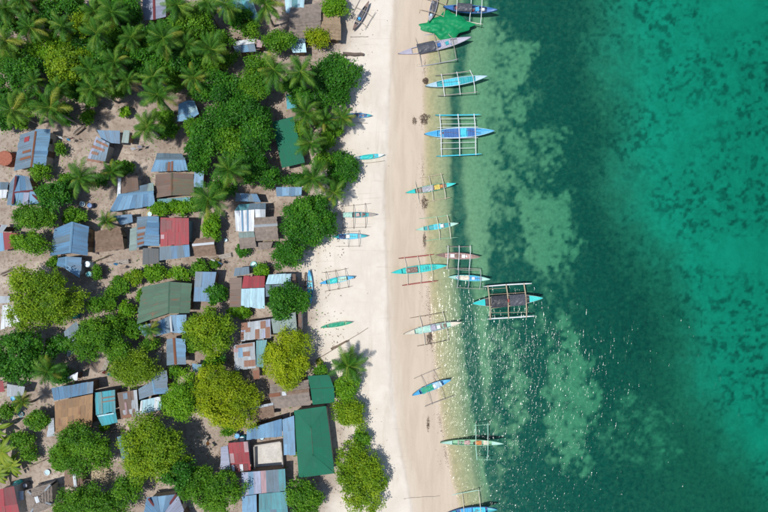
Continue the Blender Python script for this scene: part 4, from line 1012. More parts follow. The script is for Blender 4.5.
# ------------------------------------------------------------------ outrigger boats
def boat(label, short, bow, stern, beam, hull, inner, deck, outs=(), booms=(), boom_mat='bamboo_pole', out_mat='bamboo_pole', z=None, extras=(), name='outrigger_boat', group='outrigger boats along the shore', ht=.62, boom_r=.045, out_r=.06, gun=None, rails=(), cat='boat'):
    cpx, cpy = (bow[0] + stern[0]) / 2, (bow[1] + stern[1]) / 2
    c = G(cpx, cpy)
    afloat = c.z < -.12
    zb = (-.20 if afloat else c.z - .04)
    if z is not None: zb = z
    hz = zb + .5
    A, Bq = P(stern[0], stern[1], hz), P(bow[0], bow[1], hz)
    d = Bq - A; L = d.length; rz = math.atan2(d.y, d.x); mid = (A + Bq) / 2
    base = Vector((mid.x, mid.y, zb))
    root = empty(name, base, rz); tag(root, label, cat, group); USED.add(label); LAND.append((short, cpx, cpy))
    iv = Matrix.Rotation(-rz, 3, 'Z')
    def loc(px, py, zz):   # photo point at height zz above the boat's base -> boat coordinates
        return iv @ (P(px, py, zb + zz) - base)
    # slope of the beach along the hull
    if not afloat:
        ga, gb = gz(A.x, A.y), gz(Bq.x, Bq.y)
        pitch = math.atan2(max(gb, -.05) - max(ga, -.05), L); root.rotation_euler = (0, -pitch, rz)
    ns = 20
    def half(s): return beam / 2 * max(0.02, (1 - abs(s) ** 2.1)) ** .85
    def sheer(s): return ht + .34 * abs(s) ** 3
    def keel(s): return .02 + .42 * abs(s) ** 4.5
    v, f = [], []
    for i in range(ns + 1):
        s = -1 + 2 * i / ns; x = s * L / 2; w = half(s); zs, zk = sheer(s), keel(s)
        fl = max(zk + .06, .34)
        fl = min(fl, zs - .05)
        ring = [(w, zs), (w * .92, zk + (zs - zk) * .45), (w * .45, zk + .04), (0, zk), (-w * .45, zk + .04), (-w * .92, zk + (zs - zk) * .45), (-w, zs),
                (-w * .86, zs), (-w * .70, fl), (w * .70, fl), (w * .86, zs)]
        v += [(x, y, zz) for y, zz in ring]
    m_ = 11
    for i in range(ns):
        for k in range(m_):
            a = i * m_ + k; b = i * m_ + (k + 1) % m_; f.append((a, b, b + m_, a + m_))
    f += [tuple(range(m_)), tuple(range(ns * m_, ns * m_ + m_))[::-1]]
    outer = [fc for n_, fc in enumerate(f) if n_ >= ns * m_ or (n_ % m_) < 6]
    inn = [fc for n_, fc in enumerate(f) if n_ < ns * m_ and (n_ % m_) in (7, 8, 9)]
    top = [fc for n_, fc in enumerate(f) if n_ < ns * m_ and (n_ % m_) in (6, 10)]
    for nm, fs, mt in (('hull', outer, hull), ('hull_lining', inn, inner), ('gunwale', top, gun or hull)):
        mb = MB(); mb.v = v; mb.f = fs; mb.build(nm, mt, root, nm == 'hull')
    # decked ends
    for sg in (-1, 1):
        mb = MB(); e0, e1 = .62, .985; n = 5
        for i in range(n + 1):
            s = sg * (e0 + (e1 - e0) * i / n); w = half(s) * .9; zz = sheer(s) + .012
            mb.v += [(s * L / 2, -w, zz), (s * L / 2, 0, zz + .05), (s * L / 2, w, zz)]
        for i in range(n):
            k = 3 * i; mb.f += [(k, k + 1, k + 4, k + 3), (k + 1, k + 2, k + 5, k + 4)]
        mb.build('end_deck', deck, root)
    for s in (-.42, -.08, .30):
        mb = MB(); mb.box((s * L / 2, 0, sheer(s) - .10), .20, half(s) * 1.72, .035); mb.build('thwart', 'weathered_wood', root)
    # outrigger floats and the booms that carry them
    ol = []
    for (p0, p1) in outs:
        a, b = loc(p0[0], p0[1], .22), loc(p1[0], p1[1], .22)
        if a.x > b.x: a, b = b, a
        mb = MB(); up = Vector((0, 0, .14)); dd = (b - a)
        bw = Vector((0, random.uniform(-.07, .07), 0)); mb.tube([a - dd * .02 + up * .6, a + dd * .12 + bw * .4, a + dd * .5 + bw, b - dd * .12 + bw * .3, b + dd * .02 + up], [out_r * .6, out_r, out_r, out_r, out_r * .5], 7)
        mb.build('outrigger_float', out_mat, root, True); ol.append((a, b))
    for bx in booms:
        xl = (bx if abs(bx) <= 1 else 0) * L / 2
        ends = []
        for a, b in ol:
            t = min(1.0, max(0.0, (xl - a.x) / max(.01, b.x - a.x))); q = lerp(a, b, t); q = q + Vector((0, 0, .07)); ends.append(q)
        s = bx; mz = sheer(s) + .06
        pts = []
        if len(ends) == 2:
            lo, hi = sorted(ends, key=lambda q: q.y)
            pts = [lo + Vector((0, -.12, -.02)), lerp(lo, Vector((xl, 0, mz)), .45) + Vector((random.uniform(-.05, .05), 0, .16)), Vector((xl, -half(s), mz)), Vector((xl, half(s), mz)), lerp(hi, Vector((xl, 0, mz)), .45) + Vector((0, 0, .16)), hi + Vector((0, .12, -.02))]
        elif len(ends) == 1:
            q = ends[0]; sg = 1 if q.y > 0 else -1
            pts = [q + Vector((0, sg * .12, 0)), lerp(q, Vector((xl, 0, mz)), .45) + Vector((0, 0, .16)), Vector((xl, sg * half(s), mz)), Vector((xl, -sg * (half(s) + .3), mz))]
        if pts:
            mb = MB(); mb.tube(pts, boom_r, 6); mb.build('boom', boom_mat, root, True)
    rb = random.Random(int(cpx * 3 + cpy))
    for _ in range(rb.randint(1, 3)):       # poles and oars stowed along the hull
        y0 = rb.uniform(-.3, .3) * beam; x0 = rb.uniform(-.3, .1) * L; ln_ = rb.uniform(.22, .4) * L
        mb = MB(); mb.tube([(x0, y0, ht - .01), (x0 + ln_ * .5, y0 * .5, ht + .02), (x0 + ln_, -y0 * .4, ht + .01)], [.022, .024, .018], 5); mb.build('oar', rb.choice(['bamboo_pole', 'weathered_wood', 'timber']), root)
    for _ in range(rb.randint(1, 3)):
        mb = MB(); rr_ = rb.uniform(.10, .17); mb.lathe((rb.uniform(-.3, .45) * L, rb.uniform(-.22, .22) * beam, ht - .22), [(rr_ * .8, 0), (rr_, .24), (rr_ * .85, .24), (rr_ * .7, .05), (.01, .05)], 9); mb.build('bucket', rb.choice(['paint_white', 'paint_charcoal', 'paint_red', 'paint_yellow', 'paint_sky_blue', 'paint_grey']), root)
    for (p0, p1) in rails:
        a, b = loc(p0[0], p0[1], .72), loc(p1[0], p1[1], .72); mb = MB(); mb.tube([a, lerp(a, b, .5) + Vector((0, 0, .02)), b], .03, 5); mb.build('rail', boom_mat, root)
    # what the boat carries that is fixed to it
    for ex in extras:
        kind, s, ln, wd, mt = ex[:5]
        x = s * L / 2
        if kind == 'canopy':     # tarpaulin stretched over hoops
            mb = MB(); n, m2 = 6, 6; rr = random.Random(int(abs(x) * 100) + 3)
            for i in range(n + 1):
                for j in range(m2 + 1):
                    u, w = i / n - .5, j / m2 - .5
                    mb.v.append((x + u * ln, w * wd, ht + .62 - .9 * w * w + rr.uniform(-.035, .035) - .05 * (1 - (2 * u) ** 2) * 0))
            for i in range(n):
                for j in range(m2):
                    k = i * (m2 + 1) + j; mb.f.append((k, k + 1, k + m2 + 2, k + m2 + 1))
            cn = mb.build('canopy', mt, root)
            for i in (-1, 1):
                for j in (-1, 1):
                    pb = MB(); pb.tube([(x + i * ln * .47, j * min(wd * .46, half(s) * .95), ht - .06), (x + i * ln * .47, j * wd * .46, ht + .44)], .022, 5); pb.build('canopy_post', 'bamboo_pole', cn)
        elif kind == 'hatch':    # deck boards laid inside the hull
            nb = max(2, int(ln / .32))
            for i in range(nb):
                mb = MB(); mb.box((x - ln / 2 + (i + .5) * ln / nb, 0, ht - .07 + random.uniform(-.008, .008)), ln / nb * .93, min(wd, half(s) * 1.68), .03, random.uniform(-.02, .02)); mb.build('deck_board', mt, root)
        elif kind == 'box':
            mb = MB(); mb.box((x, ex[5] if len(ex) > 5 else 0, ht - .02), ln, wd, .32, random.uniform(-.15, .15), .92); mb.build('engine_box', mt, root)
        elif kind == 'tarp':     # cloth thrown into the hull
            mb = MB(); n, m2 = 7, 5; rr = random.Random(int(abs(x) * 57) + 5)
            for i in range(n + 1):
                for j in range(m2 + 1):
                    u, w = i / n - .5, j / m2 - .5
                    mb.v.append((x + u * ln + rr.uniform(-.05, .05), w * wd + rr.uniform(-.04, .04), ht - .02 + .12 * (1 - 4 * w * w) + rr.uniform(-.04, .05)))
            for i in range(n):
                for j in range(m2):
                    k = i * (m2 + 1) + j; mb.f.append((k, k + 1, k + m2 + 2, k + m2 + 1))
            mb.build('tarpaulin', mt, root)
    return root

p_ = 'paint_'
boat('narrow dark boat pulled up at the top edge beside the green net', 'narrow dark boat', (429, 22.5), (437.5, -8), .95, p_ + 'lavender', p_ + 'charcoal', p_ + 'grey', [((448.5, -6), (443.5, 17)), ((424, -8), (419.5, 13))], (.35, -.4), extras=[('hatch', -.1, 2.2, .9, p_ + 'charcoal'), ('box', .55, .35, .4, p_ + 'pale_blue')])
boat('dark blue boat with white booms and a black canopy at the top edge', 'dark blue boat with the black canopy', (497, 10.8), (443, 7.5), 1.15, p_ + 'deep_blue', p_ + 'navy', p_ + 'deep_blue', [((448, 18.5), (482, 24.3)), ((452, -8), (485, -6))], (-.5, .02, .42), p_ + 'white', p_ + 'cream', extras=[('canopy', -.22, 2.1, 1.15, p_ + 'charcoal'), ('box', .26, .55, .6, p_ + 'sky_blue'), ('box', .48, .4, .4, p_ + 'white'), ('box', -.5, .3, .4, p_ + 'red')])
boat('grey-lavender boat with a dark flat canopy below the green net', 'grey boat below the green net', (471, 38), (398, 54.5), 1.3, p_ + 'lavender', p_ + 'grey', p_ + 'lavender', [((407, 38), (447, 32)), ((416.5, 67), (457.5, 59.3))], (-.44, .06, .50), 'weathered_wood', p_ + 'grey', extras=[('canopy', -.24, 2.5, 1.35, p_ + 'charcoal'), ('hatch', .3, 1.6, 1, p_ + 'lavender'), ('box', .12, .5, .55, p_ + 'deep_blue'), ('box', .34, .5, .5, p_ + 'teal'), ('tarp', .23, .7, .6, p_ + 'lavender')])
boat('pale blue boat with a teal deck, half ashore by the brown heap', 'pale blue boat with the teal deck', (487, 76.8), (425, 86.5), 1.15, p_ + 'pale_blue', p_ + 'teal', p_ + 'pale_blue', [((438, 96), (477.5, 92)), ((436, 75.5), (470, 71))], (-.42, .08, .55), p_ + 'white', 'weathered_wood', extras=[('hatch', -.18, 2.4, 1, p_ + 'cyan'), ('hatch', .32, 2.0, 1, p_ + 'teal')])
boat('big bright blue boat with white booms and cyan outriggers', 'big bright blue boat', (494, 131.3), (424, 134.4), 1.5, p_ + 'sky_blue', p_ + 'sky_blue', p_ + 'sky_blue', [((436, 115.2), (479.5, 114.6)), ((437, 156.2), (480.5, 154))], (-.52, 0.0, .46), p_ + 'white', p_ + 'cyan', out_r=.09, boom_r=.06, gun=p_ + 'pale_blue', rails=[((440, 119), (476, 118)), ((440, 124), (476, 123.5)), ((440, 143), (476, 142)), ((440, 149), (476, 147.6)), ((437, 127.6), (478, 126.6)), ((437, 138.6), (478, 137.6))],
     extras=[('hatch', -.2, 2.4, 1.3, p_ + 'deep_blue'), ('hatch', .1, 1.2, 1.3, p_ + 'cyan'), ('hatch', .36, 1.1, 1.2, p_ + 'deep_blue'), ('box', .12, .9, .8, p_ + 'cyan')])
boat('green tipped boat loaded with pale cargo near the seaweed line', 'green tipped boat with pale cargo', (456, 183.6), (405.5, 193), .95, p_ + 'green', p_ + 'brown', p_ + 'turquoise', [((409.5, 180.3), (442.5, 174)), ((419.5, 203.5), (450, 197.5))], (-.55, .02, .5), p_ + 'cream', 'bamboo_pole', extras=[('tarp', -.12, 1.6, .9, p_ + 'grey'), ('tarp', .25, .8, .7, p_ + 'yellow'), ('box', .42, .4, .4, p_ + 'orange')])
boat('small green and white boat with green outriggers above the pinkish boat', 'small green and white boat', (458.5, 223.3), (415.5, 230), .85, p_ + 'lime', p_ + 'teal', p_ + 'mint', [((420, 218.5), (451, 214.8)), ((424, 241), (457, 237.3))], (.05, .55), p_ + 'cream', p_ + 'lime', extras=[('hatch', .02, 1.1, .8, p_ + 'cyan'), ('box', .22, .45, .5, p_ + 'white')], out_r=.045)
boat('pinkish brown boat with white booms in the shallow water', 'pinkish brown boat', (480, 257), (435.5, 255), .9, p_ + 'pink', p_ + 'pink', p_ + 'brown', [((446, 246.5), (471, 246.5)), ((444, 268.5), (479, 269))], (-.45, .05, .55), p_ + 'white', 'weathered_wood', extras=[('box', -.25, .6, .5, p_ + 'white'), ('box', .25, .5, .5, p_ + 'white'), ('tarp', 0, .7, .6, p_ + 'brown')], out_r=.045)
boat('turquoise boat with red outriggers drawn up on the wet sand', 'turquoise boat with the red outriggers', (446.5, 265.5), (390.5, 272.7), 1.05, p_ + 'turquoise', p_ + 'turquoise', p_ + 'turquoise', [((399, 258.3), (433, 254.5)), ((402.5, 285.3), (437, 281))], (-.45, 0.02, .45), p_ + 'cream', p_ + 'red', out_r=.085, boom_r=.035, extras=[('tarp', -.25, 1.5, .8, p_ + 'brown'), ('hatch', .25, 2.2, .95, p_ + 'turquoise'), ('box', .3, .35, .4, p_ + 'teal')])
boat('small blue and cream boat just below the pinkish boat', 'small blue and cream boat', (490, 279.3), (447.5, 276.8), .85, p_ + 'turquoise', p_ + 'pale_blue', p_ + 'mint', [((455, 269.5), (480, 270)), ((454.5, 287.2), (485, 288.8))], (-.5, .0, .55), p_ + 'grey', 'weathered_wood', extras=[('tarp', -.2, 1.3, .7, p_ + 'cream'), ('hatch', .25, 1.6, .75, p_ + 'sky_blue'), ('box', .2, .4, .4, p_ + 'white')], out_r=.04)
boat('large turquoise boat with black awnings and white outriggers, farthest offshore', 'large boat with the black awnings', (542.5, 297.8), (471.5, 303.3), 1.6, p_ + 'turquoise', p_ + 'black', p_ + 'turquoise', [((484, 286.6), (530.5, 283.5)), ((488, 318.8), (533.5, 316))], (-.5, .02, .52), 'bamboo_pole', p_ + 'white', out_r=.10, boom_r=.09, gun='weathered_wood', rails=[((488, 289), (506, 288)), ((490, 294.5), (526, 292.5)), ((490, 308.5), (526, 304.5)), ((489, 313), (526, 312))],
     extras=[('canopy', -.24, 2.2, 1.7, p_ + 'black'), ('canopy', .27, 2.2, 1.6, p_ + 'charcoal'), ('box', .02, .35, .5, p_ + 'red')])
boat('grey and pale green boat half on the sand with one dark long prow', 'grey and pale green boat', (461.5, 322.3), (403, 333.7), 1.05, p_ + 'grey', p_ + 'mint', p_ + 'cream', [((410.5, 317.7), (446, 312)), ((417.5, 345.7), (449, 340))], (-.35, .45), p_ + 'cream', 'dark_pole', extras=[('tarp', -.28, 1.8, .95, p_ + 'mint'), ('tarp', .02, .8, .8, p_ + 'lavender'), ('box', .2, .55, .55, p_ + 'white'), ('box', .42, .4, .5, p_ + 'brown')], out_r=.04)
boat('blue boat with a green tarpaulin lying askew at the waterline', 'blue boat with the green tarpaulin', (450.5, 379.8), (411.5, 394.7), .95, p_ + 'sky_blue', p_ + 'deep_blue', p_ + 'sky_blue', [((414, 378.3), (440, 368)), ((425, 406.2), (455, 396))], (-.25, .4), 'weathered_wood', 'weathered_wood', extras=[('tarp', -.22, 1.7, .9, p_ + 'green'), ('tarp', .3, 1.2, .8, p_ + 'pale_blue'), ('box', .15, .4, .5, p_ + 'white')], out_r=.04, boom_r=.03)
boat('light green slender boat in the glittering shallows', 'light green slender boat', (503.5, 443), (440, 442), .85, p_ + 'lime', p_ + 'lime', p_ + 'mint', [((472, 425.5), (491, 424)), ((477, 459), (492.5, 460))], (.12, .5), p_ + 'mint', p_ + 'lime', extras=[('tarp', -.15, .8, .6, p_ + 'pink'), ('tarp', .2, .9, .6, p_ + 'orange'), ('hatch', .45, .8, .7, p_ + 'cream')], out_r=.04, boom_r=.05)
boat('blue and teal boat cut by the bottom edge', 'blue boat at the bottom edge', (497, 508.5), (446, 513), 1.05, p_ + 'deep_blue', p_ + 'deep_blue', p_ + 'teal', [((440, 497.8), (480, 490)), ((452, 529), (488, 525))], (-.3, .35), p_ + 'cream', p_ + 'mint', extras=[('hatch', .3, 1.8, .9, p_ + 'cyan'), ('hatch', -.2, 1.6, .9, p_ + 'sky_blue')], out_r=.05)
boat('reddish brown boat lying askew on the dry sand beside the tan thatch', 'reddish brown boat', (369, 2), (353, 30.5), .85, p_ + 'brown', p_ + 'charcoal', p_ + 'brown', [((365, 29.5), (375.5, 12)), ((352.5, 14), (360, -1))], (-.35, .35), 'bamboo_pole', 'weathered_wood', gun=p_ + 'lavender', extras=[('hatch', .1, 1.4, .8, p_ + 'charcoal'), ('box', -.2, .35, .4, p_ + 'sky_blue')], out_r=.04, boom_r=.03)
boat('slim deep blue canoe on the sand below the dark round tree', 'slim deep blue canoe', (371.5, 115.4), (347, 114.6), .62, p_ + 'sky_blue', p_ + 'deep_blue', p_ + 'teal', [((351, 122.3), (367, 123))], (), name='canoe', group='canoes on the sand', ht=.45, out_r=.035, extras=[('box', -.2, .3, .3, p_ + 'navy')])
boat('turquoise canoe with a white bow beside the slim dark tree', 'turquoise canoe with the white bow', (384, 154.6), (353.5, 158.6), .68, p_ + 'turquoise', p_ + 'cyan', p_ + 'white', [((358, 163.6), (384, 160.6))], (), name='canoe', group='canoes on the sand', ht=.45, out_r=.035, extras=[('tarp', -.1, 1.6, .5, p_ + 'turquoise')])
boat('weathered grey outrigger boat beside the big dark tree', 'weathered grey outrigger boat', (376.5, 214.7), (334.5, 215), .85, p_ + 'grey', p_ + 'teal', 'weathered_wood', [((341, 206.6), (370, 203.4)), ((337.5, 229), (369.5, 227))], (-.62, -.1, .46), 'dark_pole', 'weathered_wood', out_r=.035, boom_r=.03, extras=[('box', .1, .5, .5, p_ + 'pink'), ('tarp', -.4, 1.4, .7, p_ + 'mint')])
boat('blue boat with thin poles just below the weathered grey boat', 'blue boat with thin poles', (367.5, 236), (332, 236.8), .8, p_ + 'sky_blue', p_ + 'pale_blue', p_ + 'teal', [((338, 231.6), (360, 231)), ((336, 246.5), (361, 246))], (-.1, .5), 'weathered_wood', 'weathered_wood', out_r=.03, boom_r=.03, extras=[('hatch', .2, 1.2, .7, p_ + 'cyan'), ('box', -.1, .5, .5, p_ + 'white'), ('tarp', -.5, 1.1, .7, p_ + 'navy')])
boat('bright blue outrigger boat with thin brown poles on the dry sand', 'bright blue boat on the dry sand', (354.5, 276.8), (319.5, 283.4), .8, p_ + 'sky_blue', p_ + 'turquoise', p_ + 'sky_blue', [((323, 272.7), (347.5, 268.5)), ((325, 291.2), (351.5, 286.3))], (-.55, 0, .55), 'timber', 'timber', out_r=.035, boom_r=.03, extras=[('tarp', -.2, 1.1, .7, p_ + 'turquoise'), ('hatch', .3, 1.3, .7, p_ + 'mint')])
boat('long blue canoe lying upright in the picture beside the round dark tree', 'long blue canoe', (309.2, 269.5), (310.8, 303.5), .8, p_ + 'sky_blue', p_ + 'cyan', p_ + 'sky_blue', name='canoe', group='canoes on the sand', ht=.5, gun=p_ + 'deep_blue')
boat('small green canoe alone on the white sand', 'small green canoe', (352.5, 322.4), (320.5, 327.2), .66, p_ + 'lime', p_ + 'green', p_ + 'green', name='canoe', group='canoes on the sand', ht=.42, extras=[('tarp', 0, 2.2, .5, p_ + 'green')])

# ------------------------------------------------------------------ things lying about
def pole(p0, p1, r0, r1, mat, label, name='log', cat='log', z0=.1, z1=.1, n=6):
    a, b = G(*p0), G(*p1); base = (a + b) / 2; base.z = gz(base.x, base.y)
    mb = MB(); rr = random.Random(int(p0[0] * 7 + p0[1])); pts, rs = [], []
    for i in range(n + 1):
        s = i / n; q = lerp(a, b, s); zz = gz(q.x, q.y) + lerp(z0, z1, s)
        pts.append(Vector((q.x + rr.uniform(-.05, .05), q.y + rr.uniform(-.05, .05), zz)) - base); rs.append(lerp(r0, r1, s) * rr.uniform(.88, 1.12))
    o = mb; o.tube(pts, rs, 7); ob = o.build(name, mat, None, True); ob.location = base; tag(ob, label, cat); USED.add(label); return ob
pole((316, 360), (368, 328), .05, .035, 'dark_pole', 'long thin pole slanting over the sand above the lone beach palm', 'pole', 'pole', .05, .06)
pole((331, 349), (349, 340), .16, .12, 'timber', 'dark log resting beside the long slanting pole', 'log', 'log', .14, .11)
pole((343, 54.5), (364, 54.8), .26, .20, 'dark_pole', 'thick dark log on the sand above the dark round tree', 'log', 'log', .22, .18)
pole((350, 37), (368, 36.6), .05, .05, 'weathered_wood', 'thin pale pole on the sand beside the tan thatch', 'pole', 'pole', .05, .05)
pole((404, 498.5), (440, 496), .03, .02, 'weathered_wood', 'thin mooring pole near the bottom edge of the wet sand', 'pole', 'pole', .04, .04)

def heap(name, label, cat, px, py, rx, ry, h, mat, n, leaf, kind=None, sink=0.05, seed=3, strand=.2):
    """a loose pile of strands or net folds"""
    rng = np.random.default_rng(seed); c = G(px, py); zb = max(c.z, -.05)
    base = Vector((c.x, c.y, zb)); ax, ay = rx / S, ry / S
    a = rng.random(n) * 2 * math.pi; q = np.sqrt(rng.random(n)) * (1 + .28 * np.sin(3 * a + seed) + .18 * np.sin(5 * a))
    x, y = np.cos(a) * q * ax, np.sin(a) * q * ay
    hh = h * np.clip(1 - q * q * .8, .05, 1) * (.6 + .8 * fbm(x * 2 + 9, y * 2, 3))
    gzv = np.maximum(ground_z(x + c.x, y + c.y), -.05) - zb
    pos_ = np.stack([x, y, gzv + hh * rng.uniform(.5, 1.05, n) - sink], 1)
    nr = np.array([0, 0, 1.0]) + rng.normal(size=(n, 3)) * .45; nr /= np.linalg.norm(nr, axis=1)[:, None]
    t = np.cross(nr, rng.normal(size=(n, 3))); t /= np.linalg.norm(t, axis=1)[:, None]; s = np.cross(nr, t)
    L = leaf * rng.uniform(.6, 1.4, n)[:, None]
    v = np.stack([pos_ - t * L, pos_ + s * L * strand, pos_ + t * L, pos_ - s * L * strand], 1).reshape(-1, 3)
    ob = link(name, np_mesh(name, v, np.arange(4 * n).reshape(n, 4), mat, np.repeat(rng.random(n), 4))); ob.location = base
    tag(ob, label, cat, None, kind); USED.add(label); return ob
# the green net lies as one folded cloth
def net():
    c = G(446, 27); base = Vector((c.x, c.y, max(0, c.z))); rng = np.random.default_rng(4)
    n, m2 = 40, 26; v = []; tint = []
    for i in range(n + 1):
        for j in range(m2 + 1):
            u, w = i / n * 2 - 1, j / m2 * 2 - 1
            r_ = math.sqrt(1 - .5 * w * w), math.sqrt(1 - .5 * u * u)
            x, y = u * r_[0] * 3.6, w * r_[1] * 1.75 * (1 + .15 * math.sin(u * 3 + 1))
            e = max(abs(u), abs(w)); a = math.atan2(w, u)
            k = 1 + .10 * math.sin(4 * a + 1) + .07 * math.sin(9 * a)
            x, y = x * k, y * k + .35 * math.sin(u * 2.2) - .25 * u
            gzz = max(gz(x + base.x, y + base.y), -.02) - base.z
            f_ = float(fbm(x * 1.6 + 5, y * 2.8 + 9, 4)); h_ = (.10 + .95 * f_) * (1 - e ** 3) * .75
            v.append((x, y, gzz + max(.015, h_))); tint.append(min(1, max(0, .15 + f_ * .8)))
    F = [(i * (m2 + 1) + j, i * (m2 + 1) + j + 1, (i + 1) * (m2 + 1) + j + 1, (i + 1) * (m2 + 1) + j) for i in range(n) for j in range(m2)]
    mb = MB(); mb.v = v; mb.f = F; ob = mb.build('fishing_net', 'net_green', None, True, tint); ob.location = base
    tag(ob, 'heap of bright green fishing net at the waterline', 'fishing net'); USED.add(ob['label']); LAND.append(('green fishing net', 446, 27))
net()
heap('seaweed_heap', 'small brown heap of seaweed at the stern of the pale blue boat', 'seaweed', 425.5, 81, 3, 3.2, .5, 'seaweed_leaf', 500, .10, seed=5)
heap('seaweed_heap', 'dark clump of seaweed by the blue boat, nearer the water', 'seaweed', 424, 119, 5, 6, .3, 'seaweed_leaf', 420, .11, seed=6)
heap('seaweed_heap', 'dark clump of seaweed on the sand, farther from the water', 'seaweed', 414.5, 121, 3, 4, .2, 'seaweed_leaf', 180, .10, seed=7)
heap('seaweed_heap', 'dark strip of seaweed below the green tipped boat', 'seaweed', 424.5, 203, 3.4, 7, .25, 'seaweed_leaf', 330, .10, seed=8)
heap('seaweed_heap', 'dark seaweed beside the small green and white boat', 'seaweed', 424.5, 240, 2, 9, .18, 'seaweed_leaf', 300, .09, seed=9)
heap('seaweed_heap', 'dark seaweed under the grey and pale green boat', 'seaweed', 429.5, 338, 3, 7, .3, 'seaweed_leaf', 380, .10, seed=10)
heap('seaweed_heap', 'thin brown seaweed below the boat with the green tarpaulin', 'seaweed', 428, 424, 2, 9, .1, 'seaweed_leaf', 260, .12, seed=12)
# the tide line and scattered litter cannot be counted
def scatter(name, label, pts, mat, leaf, seed, asp=.4):
    rng = np.random.default_rng(seed); n = len(pts); x, y = pts[:, 0], pts[:, 1]
    pos_ = np.stack([x, y, np.maximum(ground_z(x, y), -.02) + .03], 1)
    nr = np.array([0, 0, 1.0]) + rng.normal(size=(n, 3)) * .25; nr /= np.linalg.norm(nr, axis=1)[:, None]
    t = np.cross(nr, rng.normal(size=(n, 3))); t /= np.linalg.norm(t, axis=1)[:, None]; s = np.cross(nr, t)
    L = leaf * rng.uniform(.4, 1.5, n)[:, None]
    v = np.stack([pos_ - t * L, pos_ + s * L * asp, pos_ + t * L, pos_ - s * L * asp], 1).reshape(-1, 3)
    ob = link(name, np_mesh(name, v, np.arange(4 * n).reshape(n, 4), mat, np.repeat(rng.random(n), 4))); tag(ob, label, 'litter', None, 'stuff'); return ob
rng = np.random.default_rng(21)
n = 2200; py = rng.uniform(60, 470, n); px = np.interp(py, _WL[:, 0], _WL[:, 1]) - 1 + rng.normal(0, .9, n) - (rng.random(n) < .12) * rng.uniform(1, 9, n)
keep = fbm(py * .05, px * .01 + 4, 4) + rng.normal(0, .06, n) > .50
scatter('tide_line', 'thin brown line of washed-up weed along the waterline', np.stack([(px[keep] - 384) / S, (256 - py[keep]) / S], 1), 'seaweed_leaf', .055, 3)
n = 9000; px = rng.uniform(-10, 345, n); py = rng.uniform(-10, 522, n); keep = fbm(px * .06, py * .06, 4) + rng.normal(0, .07, n) > .5
scatter('leaf_litter', 'dry leaves and twigs strewn over the village soil', np.stack([(px[keep] - 384) / S, (256 - py[keep]) / S], 1), 'litter_leaf', .13, 5)
n = 380; py = rng.uniform(0, 512, n); px = np.interp(py, _SO[:, 0], _SO[:, 1]) + np.abs(rng.normal(0, 16, n))
scatter('beach_debris', 'small twigs and husks scattered on the dry sand', np.stack([(px - 384) / S, (256 - py) / S], 1), 'litter_leaf', .09, 6)

n = 5200; px = rng.uniform(-10, 330, n); py = rng.uniform(-10, 522, n); keep = fbm(px * .05 + 60, py * .05 + 20, 4) + rng.normal(0, .05, n) > .56
scatter('ground_weeds', 'patches of low green weeds on the village soil', np.stack([(px[keep] - 384) / S, (256 - py[keep]) / S], 1), 'leaf_mid', .12, 8, .5)
def washing(p0, p1, cols, head):
    a, b = G(*p0), G(*p1); d = b - a; L = Vector((d.x, d.y, 0)).length; root = empty('washing_line', a, math.atan2(d.y, d.x))
    for x in (0, L):
        mb = MB(); mb.tube([(x, 0, -.2), (x, 0, 1.75)], .035, 5); mb.build('post', 'bamboo_pole', root)
    mb = MB(); mb.tube([(0, 0, 1.7), (L / 2, 0, 1.56), (L, 0, 1.7)], .012, 4); mb.build('line', 'paint_rope', root)
    rr = random.Random(int(p0[0]))
    for i, c_ in enumerate(cols):
        x = L * (i + .7) / (len(cols) + .4); w, h_ = rr.uniform(.4, .7), rr.uniform(.45, .8); mb = MB(); z0 = 1.56 + .14 * abs(2 * x / L - 1)
        for j in range(5):
            for k in range(2):
                for sd in (0,): mb.v.append((x + (j / 4 - .5) * w, (.05 + .22 * k) * (1 if (i % 2) else -1) + rr.uniform(-.03, .03), z0 + .015 - k * h_ * .8))
        for j in range(4): mb.f.append((2 * j, 2 * j + 2, 2 * j + 3, 2 * j + 1))
        mb.build('garment', 'paint_' + c_, root)
    tag(root, where((p0[0] + p1[0]) / 2, (p0[1] + p1[1]) / 2, head), 'washing line', 'washing lines in the yards')
washing((64, 138), (80, 142), ['white', 'pink', 'sky_blue', 'red'], 'washing line with coloured clothes'); washing((214, 258), (226, 263), ['white', 'yellow', 'deep_blue'], 'washing line with coloured clothes')
washing((104, 370), (117, 374), ['cream', 'red', 'white', 'teal'], 'washing line with coloured clothes'); washing((112, 262), (128, 268), ['white', 'sky_blue', 'pink'], 'washing line with coloured clothes'); washing((206, 436), (214, 446), ['white', 'orange', 'navy'], 'washing line with coloured clothes'); washing((135, 150), (146, 147), ['white', 'mint', 'lavender'], 'washing line with coloured clothes')
